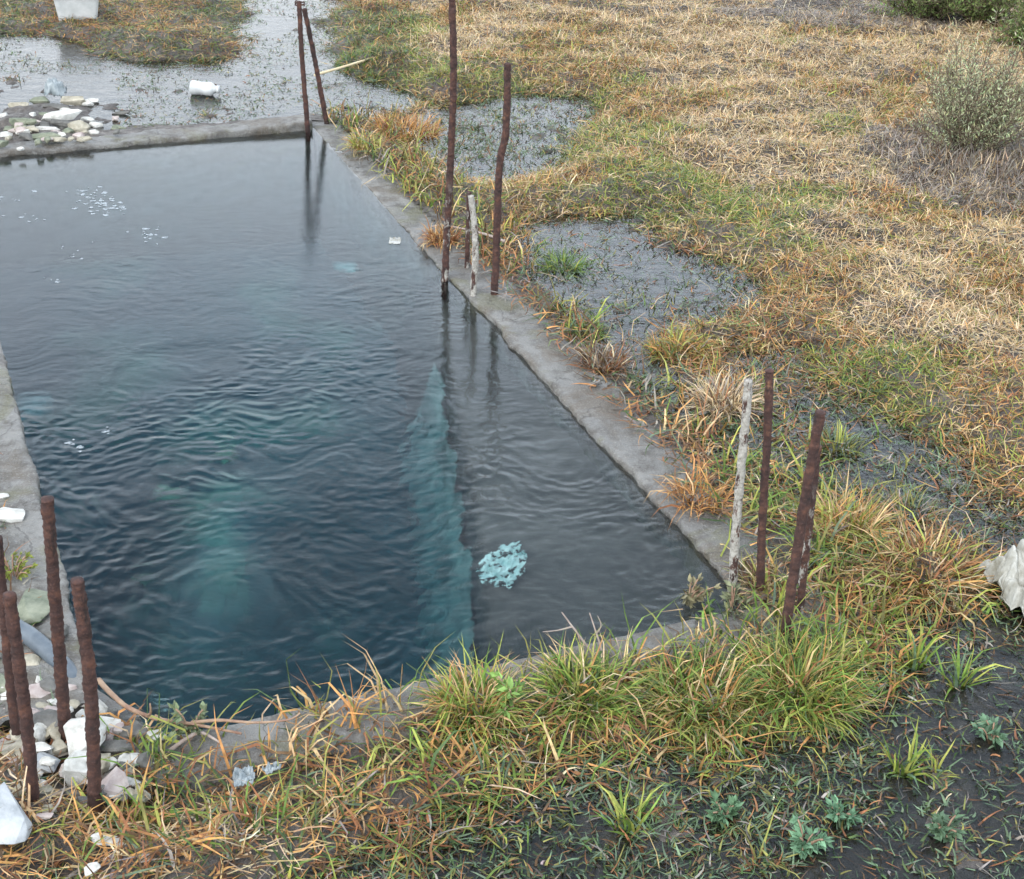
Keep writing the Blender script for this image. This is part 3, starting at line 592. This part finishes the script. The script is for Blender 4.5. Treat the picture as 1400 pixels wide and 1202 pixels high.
def stone(px, py, wpx, hpx, mat, label, z=None, thick=.5, rot=0., group='pale rubble stones', tilt=.2, name='stone', elev=.0):
    sid[0] += 1; k = pxm(px, py)*(1.22 if 'near' in group else 1.12)*(1.35 if name == 'pebble' else 1); s = math.sin(PITCH+math.atan((py-601)/FPX)); sx = wpx*k
    dy = max(hpx*k/s*.85, sx*.35) if thick < .4 else hpx*k*.85; sz = max(hpx*k*thick*(1.5 if 'far' in group else 1.15), .012)
    p = P(px, py); zz = (max(float(gh(p[0], p[1])), 0) if not inpool(p[0], p[1], .2) else .03) if z is None else z
    zc = zz+elev+sz*.28; p = P(px, py, zc)
    o = link(name, stone_mesh(name, sx, dy, sz, sid[0]), M[mat], loc=tuple(p)); rd = random.Random(sid[0])
    o.rotation_euler = (rd.uniform(-tilt, tilt)+.15, rd.uniform(-tilt, tilt), rot); return tag(o, label, 'stone', group)
# upper left heap
UL = 'stones of the heap by the far rim'
stone(84, 158, 54, 16, 'stone_white', 'long bright white stone slanting across the middle of the far heap', thick=.5, rot=.35, group=UL, elev=.03)
stone(101, 137, 34, 16, 'stone_cream', 'cream stone at the back of the far heap, right of the clouded plastic lump', group=UL, elev=.01)
stone(119, 141, 18, 12, 'stone_white', 'small white stone at the back right end of the far heap', group=UL)
stone(54, 138, 26, 16, 'stone_green', 'green tinged stone at the back middle of the far heap', group=UL)
stone(25, 145, 28, 13, 'stone_cream', 'cream stone at the back left of the far heap', group=UL)
stone(5, 159, 16, 14, 'stone_white', 'white stone at the left edge of the picture in the far heap', group=UL)
stone(32, 167, 38, 14, 'stone_green', 'flat grey green stone at the left middle of the far heap', group=UL)
stone(32, 178, 24, 13, 'stone_cream', 'tan stone under the flat grey green one in the far heap', group=UL)
stone(64, 176, 36, 9, 'stone_white', 'thin white stone just below the long bright white one', group=UL)
stone(107, 175, 30, 22, 'stone_cream', 'cream stone at the front right of the far heap', group=UL)
stone(60, 187, 50, 13, 'stone_green', 'long olive stone along the front of the far heap', group=UL)
stone(80, 148, 40, 13, 'stone_grey', 'dark grey stone behind the long bright white one', group=UL)
stone(88, 170, 36, 14, 'stone_grey', 'dark brownish stone shaded below the long bright white one', group=UL)
stone(165, 155, 24, 7, 'stone_grey', 'lone flat grey stone lying in wet mud right of the far heap', group=UL)
stone(28, 203, 10, 7, 'stone_white', 'tiny white stone on the far rim left end', group=UL)
for i in range(64):
    px, py = random.gauss(55, 55), random.gauss(178, 16)
    if py > 207-.09*px or py < 128: continue
    stone(px, py, random.uniform(6, 17), random.uniform(5, 10), random.choice(['stone_cream', 'stone_grey', 'stone_green', 'stone_pink', 'stone_white']), 'small pebble among the larger stones of the far heap', group='pebbles of the far heap', name='pebble')
# near left rubble
NL = 'white rubble at the near left corner'
stone(112, 1005, 50, 66, 'stone_white', 'large creased white block behind the thick rod nearest the water', thick=.6, group=NL, elev=.01)
stone(143, 992, 40, 28, 'stone_white', 'rounded white stone at the water side of the thick near rod', group=NL, elev=.005)
stone(106, 1050, 34, 54, 'stone_white', 'narrow white block under the large creased white one', thick=.5, group=NL)
stone(153, 1073, 38, 44, 'stone_pink', 'pinkish white stone just right of the foot of the thick near rod', thick=.6, group=NL, rot=.5)
stone(213, 1006, 26, 19, 'stone_white', 'pitted white stone alone at the corner of the water', group=NL)
stone(178, 1034, 28, 9, 'stone_white', 'thin white chip at the edge of the grass below the pitted stone', group=NL)
stone(60, 1043, 38, 32, 'stone_blue', 'bluish white stone between the two front rods', group=NL)
stone(27, 1030, 52, 48, 'stone_cream', 'big cream boulder at the left behind the rod leaning left', thick=.6, group=NL)
stone(22, 1070, 46, 26, 'stone_cream', 'flattish cream stone in front of the big cream boulder', group=NL)
stone(52, 950, 34, 32, 'stone_pink', 'pink tinged stone between the long ribbed rod and the one leaning left', group=NL)
stone(64, 985, 46, 36, 'stone_grey', 'round grey stone left of the foot of the long ribbed rod', group=NL)
stone(82, 1022, 22, 30, 'stone_cream', 'small cream stone wedged before the large creased block', group=NL)
stone(6, 1115, 66, 62, 'stone_blue', 'large bluish white slab cut by the left edge of the picture', thick=.35, group=NL, elev=.02)
stone(151, 1149, 46, 15, 'stone_white', 'flat white sliver lying in the near left grass', thick=.35, group=NL, elev=.035)
stone(197, 1170, 20, 17, 'stone_cream', 'small yellowish stone right of the flat white sliver', group=NL, elev=.035)
stone(126, 1188, 19, 20, 'stone_white', 'small white stone at the bottom edge below the flat white sliver', group=NL, elev=.035)
stone(44, 826, 52, 50, 'stone_green', 'mossy pale slab on the left rim between the rods', thick=.35, group=NL, z=.04)
stone(12, 705, 36, 32, 'stone_white', 'pale stone on the left rim beside the top of the long ribbed rod', thick=.4, group=NL, z=.04)
stone(4, 678, 16, 10, 'stone_white', 'small white chip on the left rim behind the pale stone', group=NL, z=.04)
stone(70, 868, 40, 44, 'stone_grey', 'grey brown stone on the left rim in front of the mossy slab', group=NL, thick=.5)
stone(40, 905, 30, 26, 'stone_cream', 'cream stone against the blue grey pipe', group=NL)
stone(8, 935, 24, 40, 'stone_green', 'greenish stone at the left picture edge beside the pipe', group=NL)
stone(182, 1000, 40, 24, 'stone_grey', 'grey stone between the rounded white stone and the pitted one', group=NL)
stone(160, 1022, 44, 22, 'stone_grey', 'dark grey stone in front of the rounded white one', group=NL)
for i in range(110):
    px, py = random.uniform(-60, 190), random.uniform(700, 1120)
    q = P(px, py)
    if inpool(q[0], q[1], .03 if py > 900 else .12): continue
    stone(px, py, random.uniform(7, 22), random.uniform(6, 16), random.choice(['stone_cream', 'stone_grey', 'stone_white', 'stone_pink', 'stone_green', 'stone_grey']), 'small pebble among the white rubble at the near left corner', group='pebbles of the near left rubble', name='pebble', elev=random.uniform(-.005, .02))

for i in range(70):
    px, py = random.uniform(-25, 200), random.uniform(930, 1120)
    q = P(px, py)
    if inpool(q[0], q[1], .02) or (px > 110 and py > 1085): continue
    stone(px, py, random.uniform(16, 36), random.uniform(12, 28), random.choice(['stone_cream', 'stone_white', 'stone_white', 'stone_grey', 'stone_pink']), 'angular broken stone jumbled in the white rubble at the near left corner', group='broken stones of the near left rubble', thick=.7, rot=random.uniform(-1.5, 1.5), tilt=.6)
# submerged pale things
def sub_stone(px, py, wpx, hpx, z, mat, label, thick=.4):
    p = P(px, py, z); p[1] += z*.42; k = pxm(px, py); sid[0] += 1
    o = link('sunken_stone', stone_mesh('sunken_stone', wpx*k, hpx*k*1.6, .06, sid[0]), M[mat], loc=tuple(p)); o.rotation_euler = (0, 0, -.35); return tag(o, label, 'stone', 'stones lying under the water')
sub_stone(484, 428, 60, 20, -.45, 'sunk', 'pale blotch of stone under the water in front of the white scrap')
sub_stone(125, 376, 80, 24, -.7, 'sunk', 'faint turquoise stone under the water near the far left')
sub_stone(85, 612, 80, 50, -.5, 'sunk', 'pale turquoise stone under the water beside the left rim')
sub_stone(240, 975, 60, 14, -.22, 'sunk', 'thin turquoise glint streak modelled as stone at the near left end of the water')  # stone put in to stand for the turquoise glints here

for (a, b, w_, h_, z_, lb) in ((330, 800, 70, 34, -.72, 'largest greenish boulder deep under the near left water'), (270, 735, 60, 28, -.75, 'greenish boulder deep under the water behind the largest one'), (390, 850, 54, 26, -.8, 'greenish boulder deep under the water right of the largest one'),
    (255, 840, 50, 24, -.82, 'greenish boulder deep under the water left of the largest one'), (345, 690, 56, 22, -.8, 'farthest greenish boulder deep under the near left water')):
    sub_stone(a, b, w_, h_, z_, 'sunkg', lb)

# ------------------------------------------------------------------ foam flecks
V = []; F3 = []
for cx_, cy_, n_, sx, sy in ((140, 278, 60, 16, 9), (112, 262, 18, 14, 6), (25, 268, 10, 30, 4), (205, 320, 18, 9, 5), (100, 338, 8, 18, 6), (40, 297, 8, 14, 4), (70, 378, 4, 10, 4), (145, 585, 4, 5, 4), (105, 607, 6, 8, 6)):
    for i in range(n_):
        px, py = random.gauss(cx_, sx), random.gauss(cy_, sy)
        if py < 235: continue
        c = P(px, py, .0045); r_ = random.uniform(.3, 1)**3*.009+.002; m = 8; b0 = len(V); V.append((c[0], c[1], .0035))
        for j in range(m): a = 6.283*j/m; q = r_*random.uniform(.6, 1.3); V.append((c[0]+math.cos(a)*q*1.3, c[1]+math.sin(a)*q, .0006))
        for j in range(m): F3.append((b0, b0+1+j, b0+1+(j+1) % m))
tag(link('foam', mesh_np('foam', V, [np.array(F3)]), M['foam']), 'white foam flecks floating on the far left of the pool', 'foam', kind='stuff')

# ------------------------------------------------------------------ litter
def sheet(name, c, w_, h_, fold, mat, seed, thick=.0012, nx=26, ny=22, dome=.0, rot=0., jag=0.):
    V = []
    for j in range(ny):
        for i in range(nx):
            u, v = i/(nx-1)-.5, j/(ny-1)-.5; rr = 1-.25*(abs(mnoise.noise(Vector((u*3, v*3, seed)))))-jag*.9*abs(mnoise.noise(Vector((u*6/(abs(u)+abs(v)+.05), v*6/(abs(u)+abs(v)+.05), seed))))
            x_ = u*w_*rr*(1-.35*abs(v)); y_ = v*h_*rr
            z_ = fold*(mnoise.noise(Vector((u*4, v*4, seed+3)))+.7*abs(mnoise.noise(Vector((u*9, v*5, seed+9)))))+dome*max(0, 1-4*(u*u+v*v))**.7
            V.append((x_*math.cos(rot)-y_*math.sin(rot), x_*math.sin(rot)+y_*math.cos(rot), z_))
    i = np.arange(nx*ny).reshape(ny, nx); F = np.stack([i[:-1, :-1], i[:-1, 1:], i[1:, 1:], i[1:, :-1]], -1).reshape(-1, 4)
    o = link(name, mesh_np(name, V, [F]), M[mat], loc=tuple(c)); s_ = o.modifiers.new('thick', 'SOLIDIFY'); s_.thickness = thick; return o
tag(sheet('plastic_bag', P(1400, 818, .01), .15, .22, .075, 'bag', 4, .002, 80, 80, dome=.09, rot=.3, jag=.25), 'crumpled white plastic bag in the standing water at the right edge', 'plastic bag')
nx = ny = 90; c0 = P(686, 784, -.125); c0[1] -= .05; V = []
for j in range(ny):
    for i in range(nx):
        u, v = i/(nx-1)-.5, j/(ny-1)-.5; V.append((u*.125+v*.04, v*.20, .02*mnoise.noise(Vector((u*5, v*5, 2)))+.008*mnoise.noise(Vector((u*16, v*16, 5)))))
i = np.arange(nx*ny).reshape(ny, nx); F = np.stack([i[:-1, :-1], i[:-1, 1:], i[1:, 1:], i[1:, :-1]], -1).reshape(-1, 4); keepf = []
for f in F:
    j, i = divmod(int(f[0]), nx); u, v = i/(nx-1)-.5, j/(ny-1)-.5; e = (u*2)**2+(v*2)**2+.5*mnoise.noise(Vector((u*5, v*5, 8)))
    q = mnoise.noise(Vector(((u+v*.5)*5, (v-u*.5)*15, 3)))+.5*mnoise.noise(Vector((u*14, v*30, 1))); keepf.append(e < .8 and q > -.12+.35*(e-.45))  # faces left out to imitate ripples breaking the pale patch into streaks
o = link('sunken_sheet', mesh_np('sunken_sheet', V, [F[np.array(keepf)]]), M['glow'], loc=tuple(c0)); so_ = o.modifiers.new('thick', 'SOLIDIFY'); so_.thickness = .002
tag(o, 'bright turquoise sheet shaped into ripple streaks under the rippled water on the right side ledge', 'plastic sheet')
tag(sheet('plastic_scrap', P(540, 329, .001), .045, .06, .004, 'bag', 8), 'small white scrap floating beside the right rim', 'plastic scrap')
tag(sheet('plastic_lump', P(76, 128, .03), .10, .09, .03, 'clear', 12, dome=.06), 'clouded bluish plastic lump on top of the far stone heap', 'plastic scrap')
tag(sheet('plastic_shard', P(333, 1062, .075), .04, .05, .012, 'clear', 15, .002, rot=.2), 'clear plastic shard lying in the near grass left of the pale shell', 'plastic scrap')
tag(sheet('shell_scrap', P(372, 1050, .08), .035, .02, .01, 'clear', 18, .002, rot=.5), 'small pale scrap in the near grass right of the clear plastic shard', 'plastic scrap')
# white tub
k = pxm(105, 40); tub = empty('plastic_tub', P(106, 36, .03)); tag(tub, 'square white plastic tub standing on the grass at the top left', 'tub')
def tub_mesh(w0, w1, d0, d1, h, t):
    bm = bmesh.new()
    def ring(w_, d_, z, r=.018):
        vs = []
        for (cx_, cy_, a0) in ((w_-r, d_-r, 0), (-w_+r, d_-r, 90), (-w_+r, -d_+r, 180), (w_-r, -d_+r, 270)):
            for q in range(5): a = R(a0+q*22.5); vs.append(bm.verts.new((cx_+r*math.cos(a), cy_+r*math.sin(a), z)))
        return vs
    rs = [ring(w0, d0, 0), ring(w0*1.02, d0*1.02, .01), ring(w1, d1, h-.01), ring(w1+.008, d1+.008, h-.008), ring(w1+.008, d1+.008, h), ring(w1-t, d1-t, h), ring(w0-t, d0-t, .012)]
    for a, b in zip(rs, rs[1:]):
        for i in range(20): bm.faces.new((a[i], a[(i+1) % 20], b[(i+1) % 20], b[i]))
    bm.faces.new(rs[0][::-1]); bm.faces.new(rs[-1]); me = bpy.data.meshes.new('tub_body'); bm.to_mesh(me); bm.free()
    for p in me.polygons: p.use_smooth = False
    return me
o = link('tub_body', tub_mesh(24*k, 30*k, 19*k, 24*k, 42*k, .006), M['plastic'], tub, loc=(0, 0, 0)); tub.rotation_euler = (.03, .02, .3); tub.location = P(107, 31, .015)
wt_ = bpy.data.meshes.new('grey_inset'); bm = bmesh.new(); bmesh.ops.create_grid(bm, x_segments=6, y_segments=6, size=1)
for v in bm.verts: v.co = Vector((v.co.x*23*k, v.co.y*18*k, .02+.006*mnoise.noise(v.co*2)))
bm.to_mesh(wt_); bm.free(); link('grey_inset', wt_, M['stone_grey'], tub, loc=(0, 0, 0))  # grey sheet just above the tub bottom
# bottle lying on the mud
bt = empty('plastic_bottle', P(280, 124, .02)); tag(bt, 'white plastic bottle lying on its side in the wet mud beyond the far rim', 'bottle')
def lathe(prof, seg=24, dent=0.):
    V = []
    for (x_, r_) in prof:
        for j in range(seg):
            a = 6.283*j/seg; rr = r_*(1+dent*mnoise.noise(Vector((x_*30, math.cos(a), math.sin(a))))); V.append((x_, rr*math.cos(a), rr*math.sin(a)))
    m = len(prof); i = np.arange(m*seg).reshape(m, seg); ii = np.roll(i, -1, 1)
    return mesh_np('l', V, [np.stack([i[:-1], ii[:-1], ii[1:], i[1:]], -1).reshape(-1, 4)])
q = pxm(280, 124)
link('bottle_body', lathe([(-19*q, 0), (-19*q, 8*q), (-17*q, 9.5*q), (-8*q, 9.5*q), (-6*q, 8.6*q), (3*q, 9.2*q), (9*q, 9.5*q), (12*q, 7.5*q), (14*q, 5*q), (17*q, 4.6*q), (17*q, 0)], dent=.18), M['plastic'], bt, loc=(0, 0, .01))
link('cap', lathe([(17*q, 0), (17*q, 5.3*q), (20.5*q, 5.2*q), (20.5*q, 0)]), M['plastic'], bt, loc=(0, 0, .01)); bt.rotation_euler = (0, .02, -.08)
# pipe
pp = [P(10, 852, .06), P(38, 868, .055), P(68, 893, .045), P(95, 922, .03), P(112, 960, .005), P(124, 1000, -.06)]
o = link('pipe', tube_mesh('pipe', [tuple(p) for p in pp], .019, seg=20, step=.01, rough=.03), M['pipe']); tag(o, 'blue grey plastic pipe lying through the rubble into the near left water', 'pipe')
# reed, twigs, bramble stems
def stick(name, pts, r, mat, label, cat, subs=(), group=None):
    o_ = np.array(pts[0]); root = link(name, tube_mesh(name, [tuple(np.array(p)-o_) for p in pts], lambda t: r*(1-.6*t), seg=7, step=.01, rough=.15), M[mat], loc=tuple(o_))
    tag(root, label, cat, group)
    for s_ in subs:
        link('side_twig', tube_mesh('side_twig', [tuple(np.array(p)-o_) for p in s_], lambda t: r*.6*(1-.6*t), seg=6, step=.008, rough=.15), M[mat], root, loc=(0, 0, 0))
    return root
stick('dry_reed', [P(430, 103, .03), P(500, 82, .05), P(582, 53, .07)], .007, 'reed', 'long pale dry reed lying beyond the far right corner of the pool', 'reed')
Yb = P(830, 905, .03)[1]; D = lambda a, b, dy=0: at_depth(a, b, Yb+dy)
stick('dead_twig', [D(828, 915), D(800, 880, .02), D(768, 837, .04)], .0035, 'twig', 'bare pale twig leaning left over the near edge of the water', 'twig', [[D(782, 857, .03), D(762, 862, .05), D(742, 864, .07)]], 'bare twigs at the near rim')
stick('dead_twig', [D(830, 915), D(820, 880, .0), D(806, 838, .02)], .003, 'twig', 'bare forked twig standing upright at the near edge of the water', 'twig', [[D(816, 866), D(822, 855), D(817, 842)]], 'bare twigs at the near rim')
stick('dead_twig', [D(852, 905), D(846, 885), D(842, 872)], .0028, 'twig', 'shortest bare twig, right of the forked one at the near rim', 'twig', [], 'bare twigs at the near rim')
stick('bramble_stem', [P(135, 930, .05), P(152, 948, .06), P(176, 968, .06), P(215, 983, .05), P(262, 990, .05), P(330, 1003, .05)], .006, 'bramble', 'brown trailing stem running over the near left corner of the water', 'stem', [[P(200, 978, .05), P(206, 975, .07), P(205, 962, .1)]], 'trailing stems at the near rim')
stick('bramble_stem', [P(262, 988, .05), P(300, 985, .07), P(350, 988, .08), P(395, 984, .09), P(410, 975, .1)], .004, 'bramble', 'thin arching stem over the near rim left of the green tussocks', 'stem', [], 'trailing stems at the near rim')
stick('bramble_stem', [P(230, 1028, .03), P(255, 1010, .05), P(275, 1002, .05), P(300, 1015, .05)], .005, 'twig', 'grey brown twig across the tip of water at the near left', 'stem', [], 'trailing stems at the near rim')
stick('dead_twig', [P(690, 330, .05), P(655, 318, .05), P(600, 308, .04), P(585, 318, .03)], .005, 'twig', 'pale crooked twig lying on the right rim beside the tallest rod', 'twig')

# ------------------------------------------------------------------ leafy weeds
def leaf_mesh(name, centers, dirs, size, C, asp=.45):
    """pointed leaf quads (4 verts, folded)"""
    n = len(centers); c = np.asarray(centers); d = np.asarray(dirs); d = d/np.linalg.norm(d, axis=1)[:, None]
    s_ = np.cross(d, rng.normal(size=(n, 3))); s_ /= np.linalg.norm(s_, axis=1)[:, None]; sz = np.asarray(size)[:, None]
    nn = np.cross(d, s_)
    V = np.stack([c, c+d*sz*.5+s_*sz*asp*.5+nn*sz*.08, c+d*sz, c+d*sz*.5-s_*sz*asp*.5+nn*sz*.08], 1).reshape(-1, 3)
    b = (np.arange(n)*4)[:, None]; T = np.concatenate([b+np.array([0, 1, 2]), b+np.array([0, 2, 3])])
    me = mesh_np(name, V, [T], False); set_col(me, np.repeat(C, 4, 0)); return me
def weed(px, py, hpx, label, colr, nst=6, name='weed', group='small leafy weeds', zb=.0, sizes=(.012, .026)):
    p = P(px, py, zb); h = hpx*pxm(px, py); root = empty(name, tuple(p)); cs, ds, ss_ = [], [], []
    for i in range(nst):
        a = rng.uniform(0, 6.28); l_ = rng.uniform(.2, .9)*h; e = np.array([math.cos(a)*l_, math.sin(a)*l_, h*rng.uniform(.4, 1.)])
        pts = [(0, 0, -.02), tuple(e*.5+np.array([0, 0, .006])), tuple(e)]
        link('stem', tube_mesh('stem', pts, .0018, seg=5, step=.01), M['bramble'], root, loc=(0, 0, 0))
        for t in np.linspace(.3, 1, 7):
            for _ in range(3): cs.append(e*t); ds.append(np.array([math.cos(a), math.sin(a), .3])+rng.normal(0, .8, 3)); ss_.append(rng.uniform(*sizes))
    n = len(cs); me = leaf_mesh('leaves', cs, ds, ss_, np.clip(np.array(colr)*(1+rng.normal(0, .2, (n, 1))), .01, .8)); link('leaves', me, M['blade'], root, loc=(0, 0, 0))
    return tag(root, label, 'weed', group)
for (a, b, rr_, lb) in ((30, 84, 46, 'flat dark green and brown clump in the far left mud, left of the others there'), (112, 88, 44, 'flat brown green clump in the mud below the white tub'), (200, 104, 50, 'flat rusty green clump in the wet mud left of the white bottle'), (262, 84, 40, 'flat olive clump in the wet mud just behind the white bottle'), (20, 108, 30, 'small dark clump in the mud just above the far stone heap'), (350, 130, 34, 'small olive clump in the wet mud between the white bottle and the far corner rods'), (290, 158, 30, 'small brown clump behind the far rim below the white bottle')):
    tussock(a, b, rr_, 170, (.018, .06), {'dull': 3, 'olive': 2, 'rust': 2, 'brown': 2, 'orange': 1, 'dkgreen': 2}, lb, 'weed_clump', 'low clumps in the far left mud', tilt=(.5, 1.5), flat=.7)
weed(940, 825, 42, 'small pale weed with reddish stems growing in the near right corner of the water', (.26, .24, .14), 7, zb=-.01)
weed(955, 850, 22, 'low bright green weed in front of the pale weed at the pool corner', (.16, .26, .08), 4, zb=0)
weed(1000, 838, 40, 'grey green feathery weed at the foot of the white crusted rod', (.2, .22, .13), 7, zb=.02)
weed(1100, 1160, 34, 'pale blue green leafy weed lying in the wet mud at the bottom', (.16, .30, .18), 9)
weed(1150, 1120, 24, 'small blue green weed behind the larger pale one at the bottom', (.14, .27, .16), 6)
weed(1355, 1010, 24, 'blue green weed in dark mud near the right edge', (.13, .23, .14), 6)
weed(1290, 1140, 24, 'dull green weed in dark mud towards the bottom right', (.12, .2, .12), 6)
weed(990, 1120, 24, 'dull green weed in the mud under the olive tussock', (.12, .22, .12), 6)
weed(700, 965, 38, 'broad leaved bright green weed at the near rim', (.2, .34, .09), 7, zb=.05)
weed(262, 1000, 40, 'grey green weed standing at the near left tip of the water', (.2, .25, .14), 5, zb=.03)
weed(18, 790, 40, 'yellow green moss like weed on the left rim behind the mossy slab', (.22, .26, .05), 12, zb=.04, sizes=(.008, .016))

# ------------------------------------------------------------------ shrubs
def shrub(px, py, wpx, hpx, label, colr, nst=60, per=40, name='shrub', leaf=(.008, .016), group=None, zb=.03, wood='wood', asp=.3, dense=0):
    p = P(px, py, zb); k = pxm(px, py); W = wpx*k/2; H = hpx*k; root = empty(name, tuple(p)); Vt = []; Ft = []; off = 0; cs, ds, sz = [], [], []
    def seg_(a, b, ra, rb):
        nonlocal off
        a, b = np.array(a), np.array(b); d = b-a; d = d/(np.linalg.norm(d)+1e-9); u = np.cross(d, [.3, .5, .8]); u /= np.linalg.norm(u); v = np.cross(d, u)
        for (c_, r_) in ((a, ra), (b, rb)):
            for j in range(4): Vt.append(c_+(u*math.cos(j*1.571)+v*math.sin(j*1.571))*r_)
        for j in range(4): Ft.append((off+j, off+(j+1) % 4, off+4+(j+1) % 4, off+4+j))
        off += 8
    for i in range(nst):
        a = rng.uniform(0, 6.28); e = rng.uniform(0, 1)**.6*(1+.15*math.sin(a*2+.5)); hh = H*math.sqrt(max(.05, 1-e*e*.75))*rng.uniform(.55, 1.15)*(1+.2*math.sin(a*3+1))
        tip = np.array([math.cos(a)*e*W*rng.uniform(.7, 1.1), math.sin(a)*e*W*rng.uniform(.7, 1.1), hh])
        b0 = np.array([math.cos(a)*W*.12, math.sin(a)*W*.12, -.02]); mid = b0*.4+tip*.5+np.array([0, 0, H*.03])
        seg_(b0, mid, .0035, .0024); seg_(mid, tip, .0024, .001)
        for j in range(per):
            t = rng.uniform(.25, 1); q = (b0*(1-2*t)+mid*2*t) if t < .5 else (mid*(2-2*t)+tip*(2*t-1))
            q2 = q+np.append(rng.normal(0, .028, 2), rng.uniform(0, .05))*(1 if not dense else 1.3)
            if j % 4 == 0: seg_(q, q2, .0012, .0007)
            u = rng.random(); cs.append(q*(1-u)+q2*u); ds.append((q2-q)/.04+rng.normal(0, .5, 3)+np.array([0, 0, .5])); sz.append(rng.uniform(*leaf))
    link('stems', mesh_np('stems', Vt, [np.array(Ft)]), M[wood], root, loc=(0, 0, 0))
    n = len(cs); cc = np.array(colr)*(1+rng.normal(0, .28, (n, 1)))*(1+rng.normal(0, .08, (n, 3)))
    link('foliage', leaf_mesh('foliage', cs, ds, sz, np.clip(cc, .01, .8), asp), M['blade'], root, loc=(0, 0, 0)); return tag(root, label, 'shrub', group)
shrub(1318, 214, 225, 140, 'rounded fine stemmed grey green bush on the dry field at the upper right', (.42, .46, .28), 130, 85, leaf=(.009, .022), asp=.24)
for (a, b, w_, h_, lb) in ((1262, 30, 150, 75, 'dark green low shrub at the top edge, leftmost of the dark shrubs'), (1345, 34, 150, 80, 'dark green low shrub at the top edge, middle one of the dark shrubs'), (1415, 72, 130, 80, 'dark green low shrub at the upper right corner, nearest of the dark shrubs')):
    shrub(a, b, w_, h_, lb, (.17, .23, .08), 70, 90, 'low_shrub', (.012, .026), 'dark green shrubs at the top right', asp=.5, dense=1)
# dead grey stalks standing under the bush
x = []; n_ = 1500; cxy = P(1320, 250); 
px = rng.normal(1330, 60, n_); py = rng.normal(245, 24, n_); pts = np.array([P(a, b) for a, b in zip(px, py)]); pts[:, 2] = gh(pts[:, 0], pts[:, 1])-.01
d = blades(pts, rng.uniform(.03, .11, n_), rng.uniform(.003, .005, n_), rng.uniform(0, 6.28, n_), rng.uniform(.05, .8, n_), rng.uniform(0, .8, n_), shade(pick(n_, {'grey': 5, 'pale': 1, 'brown': 2})))
tag(blade_obj('dead_stalks', [d]), 'grey dead stalks standing in front of the bush', 'dead stalks', kind='stuff')
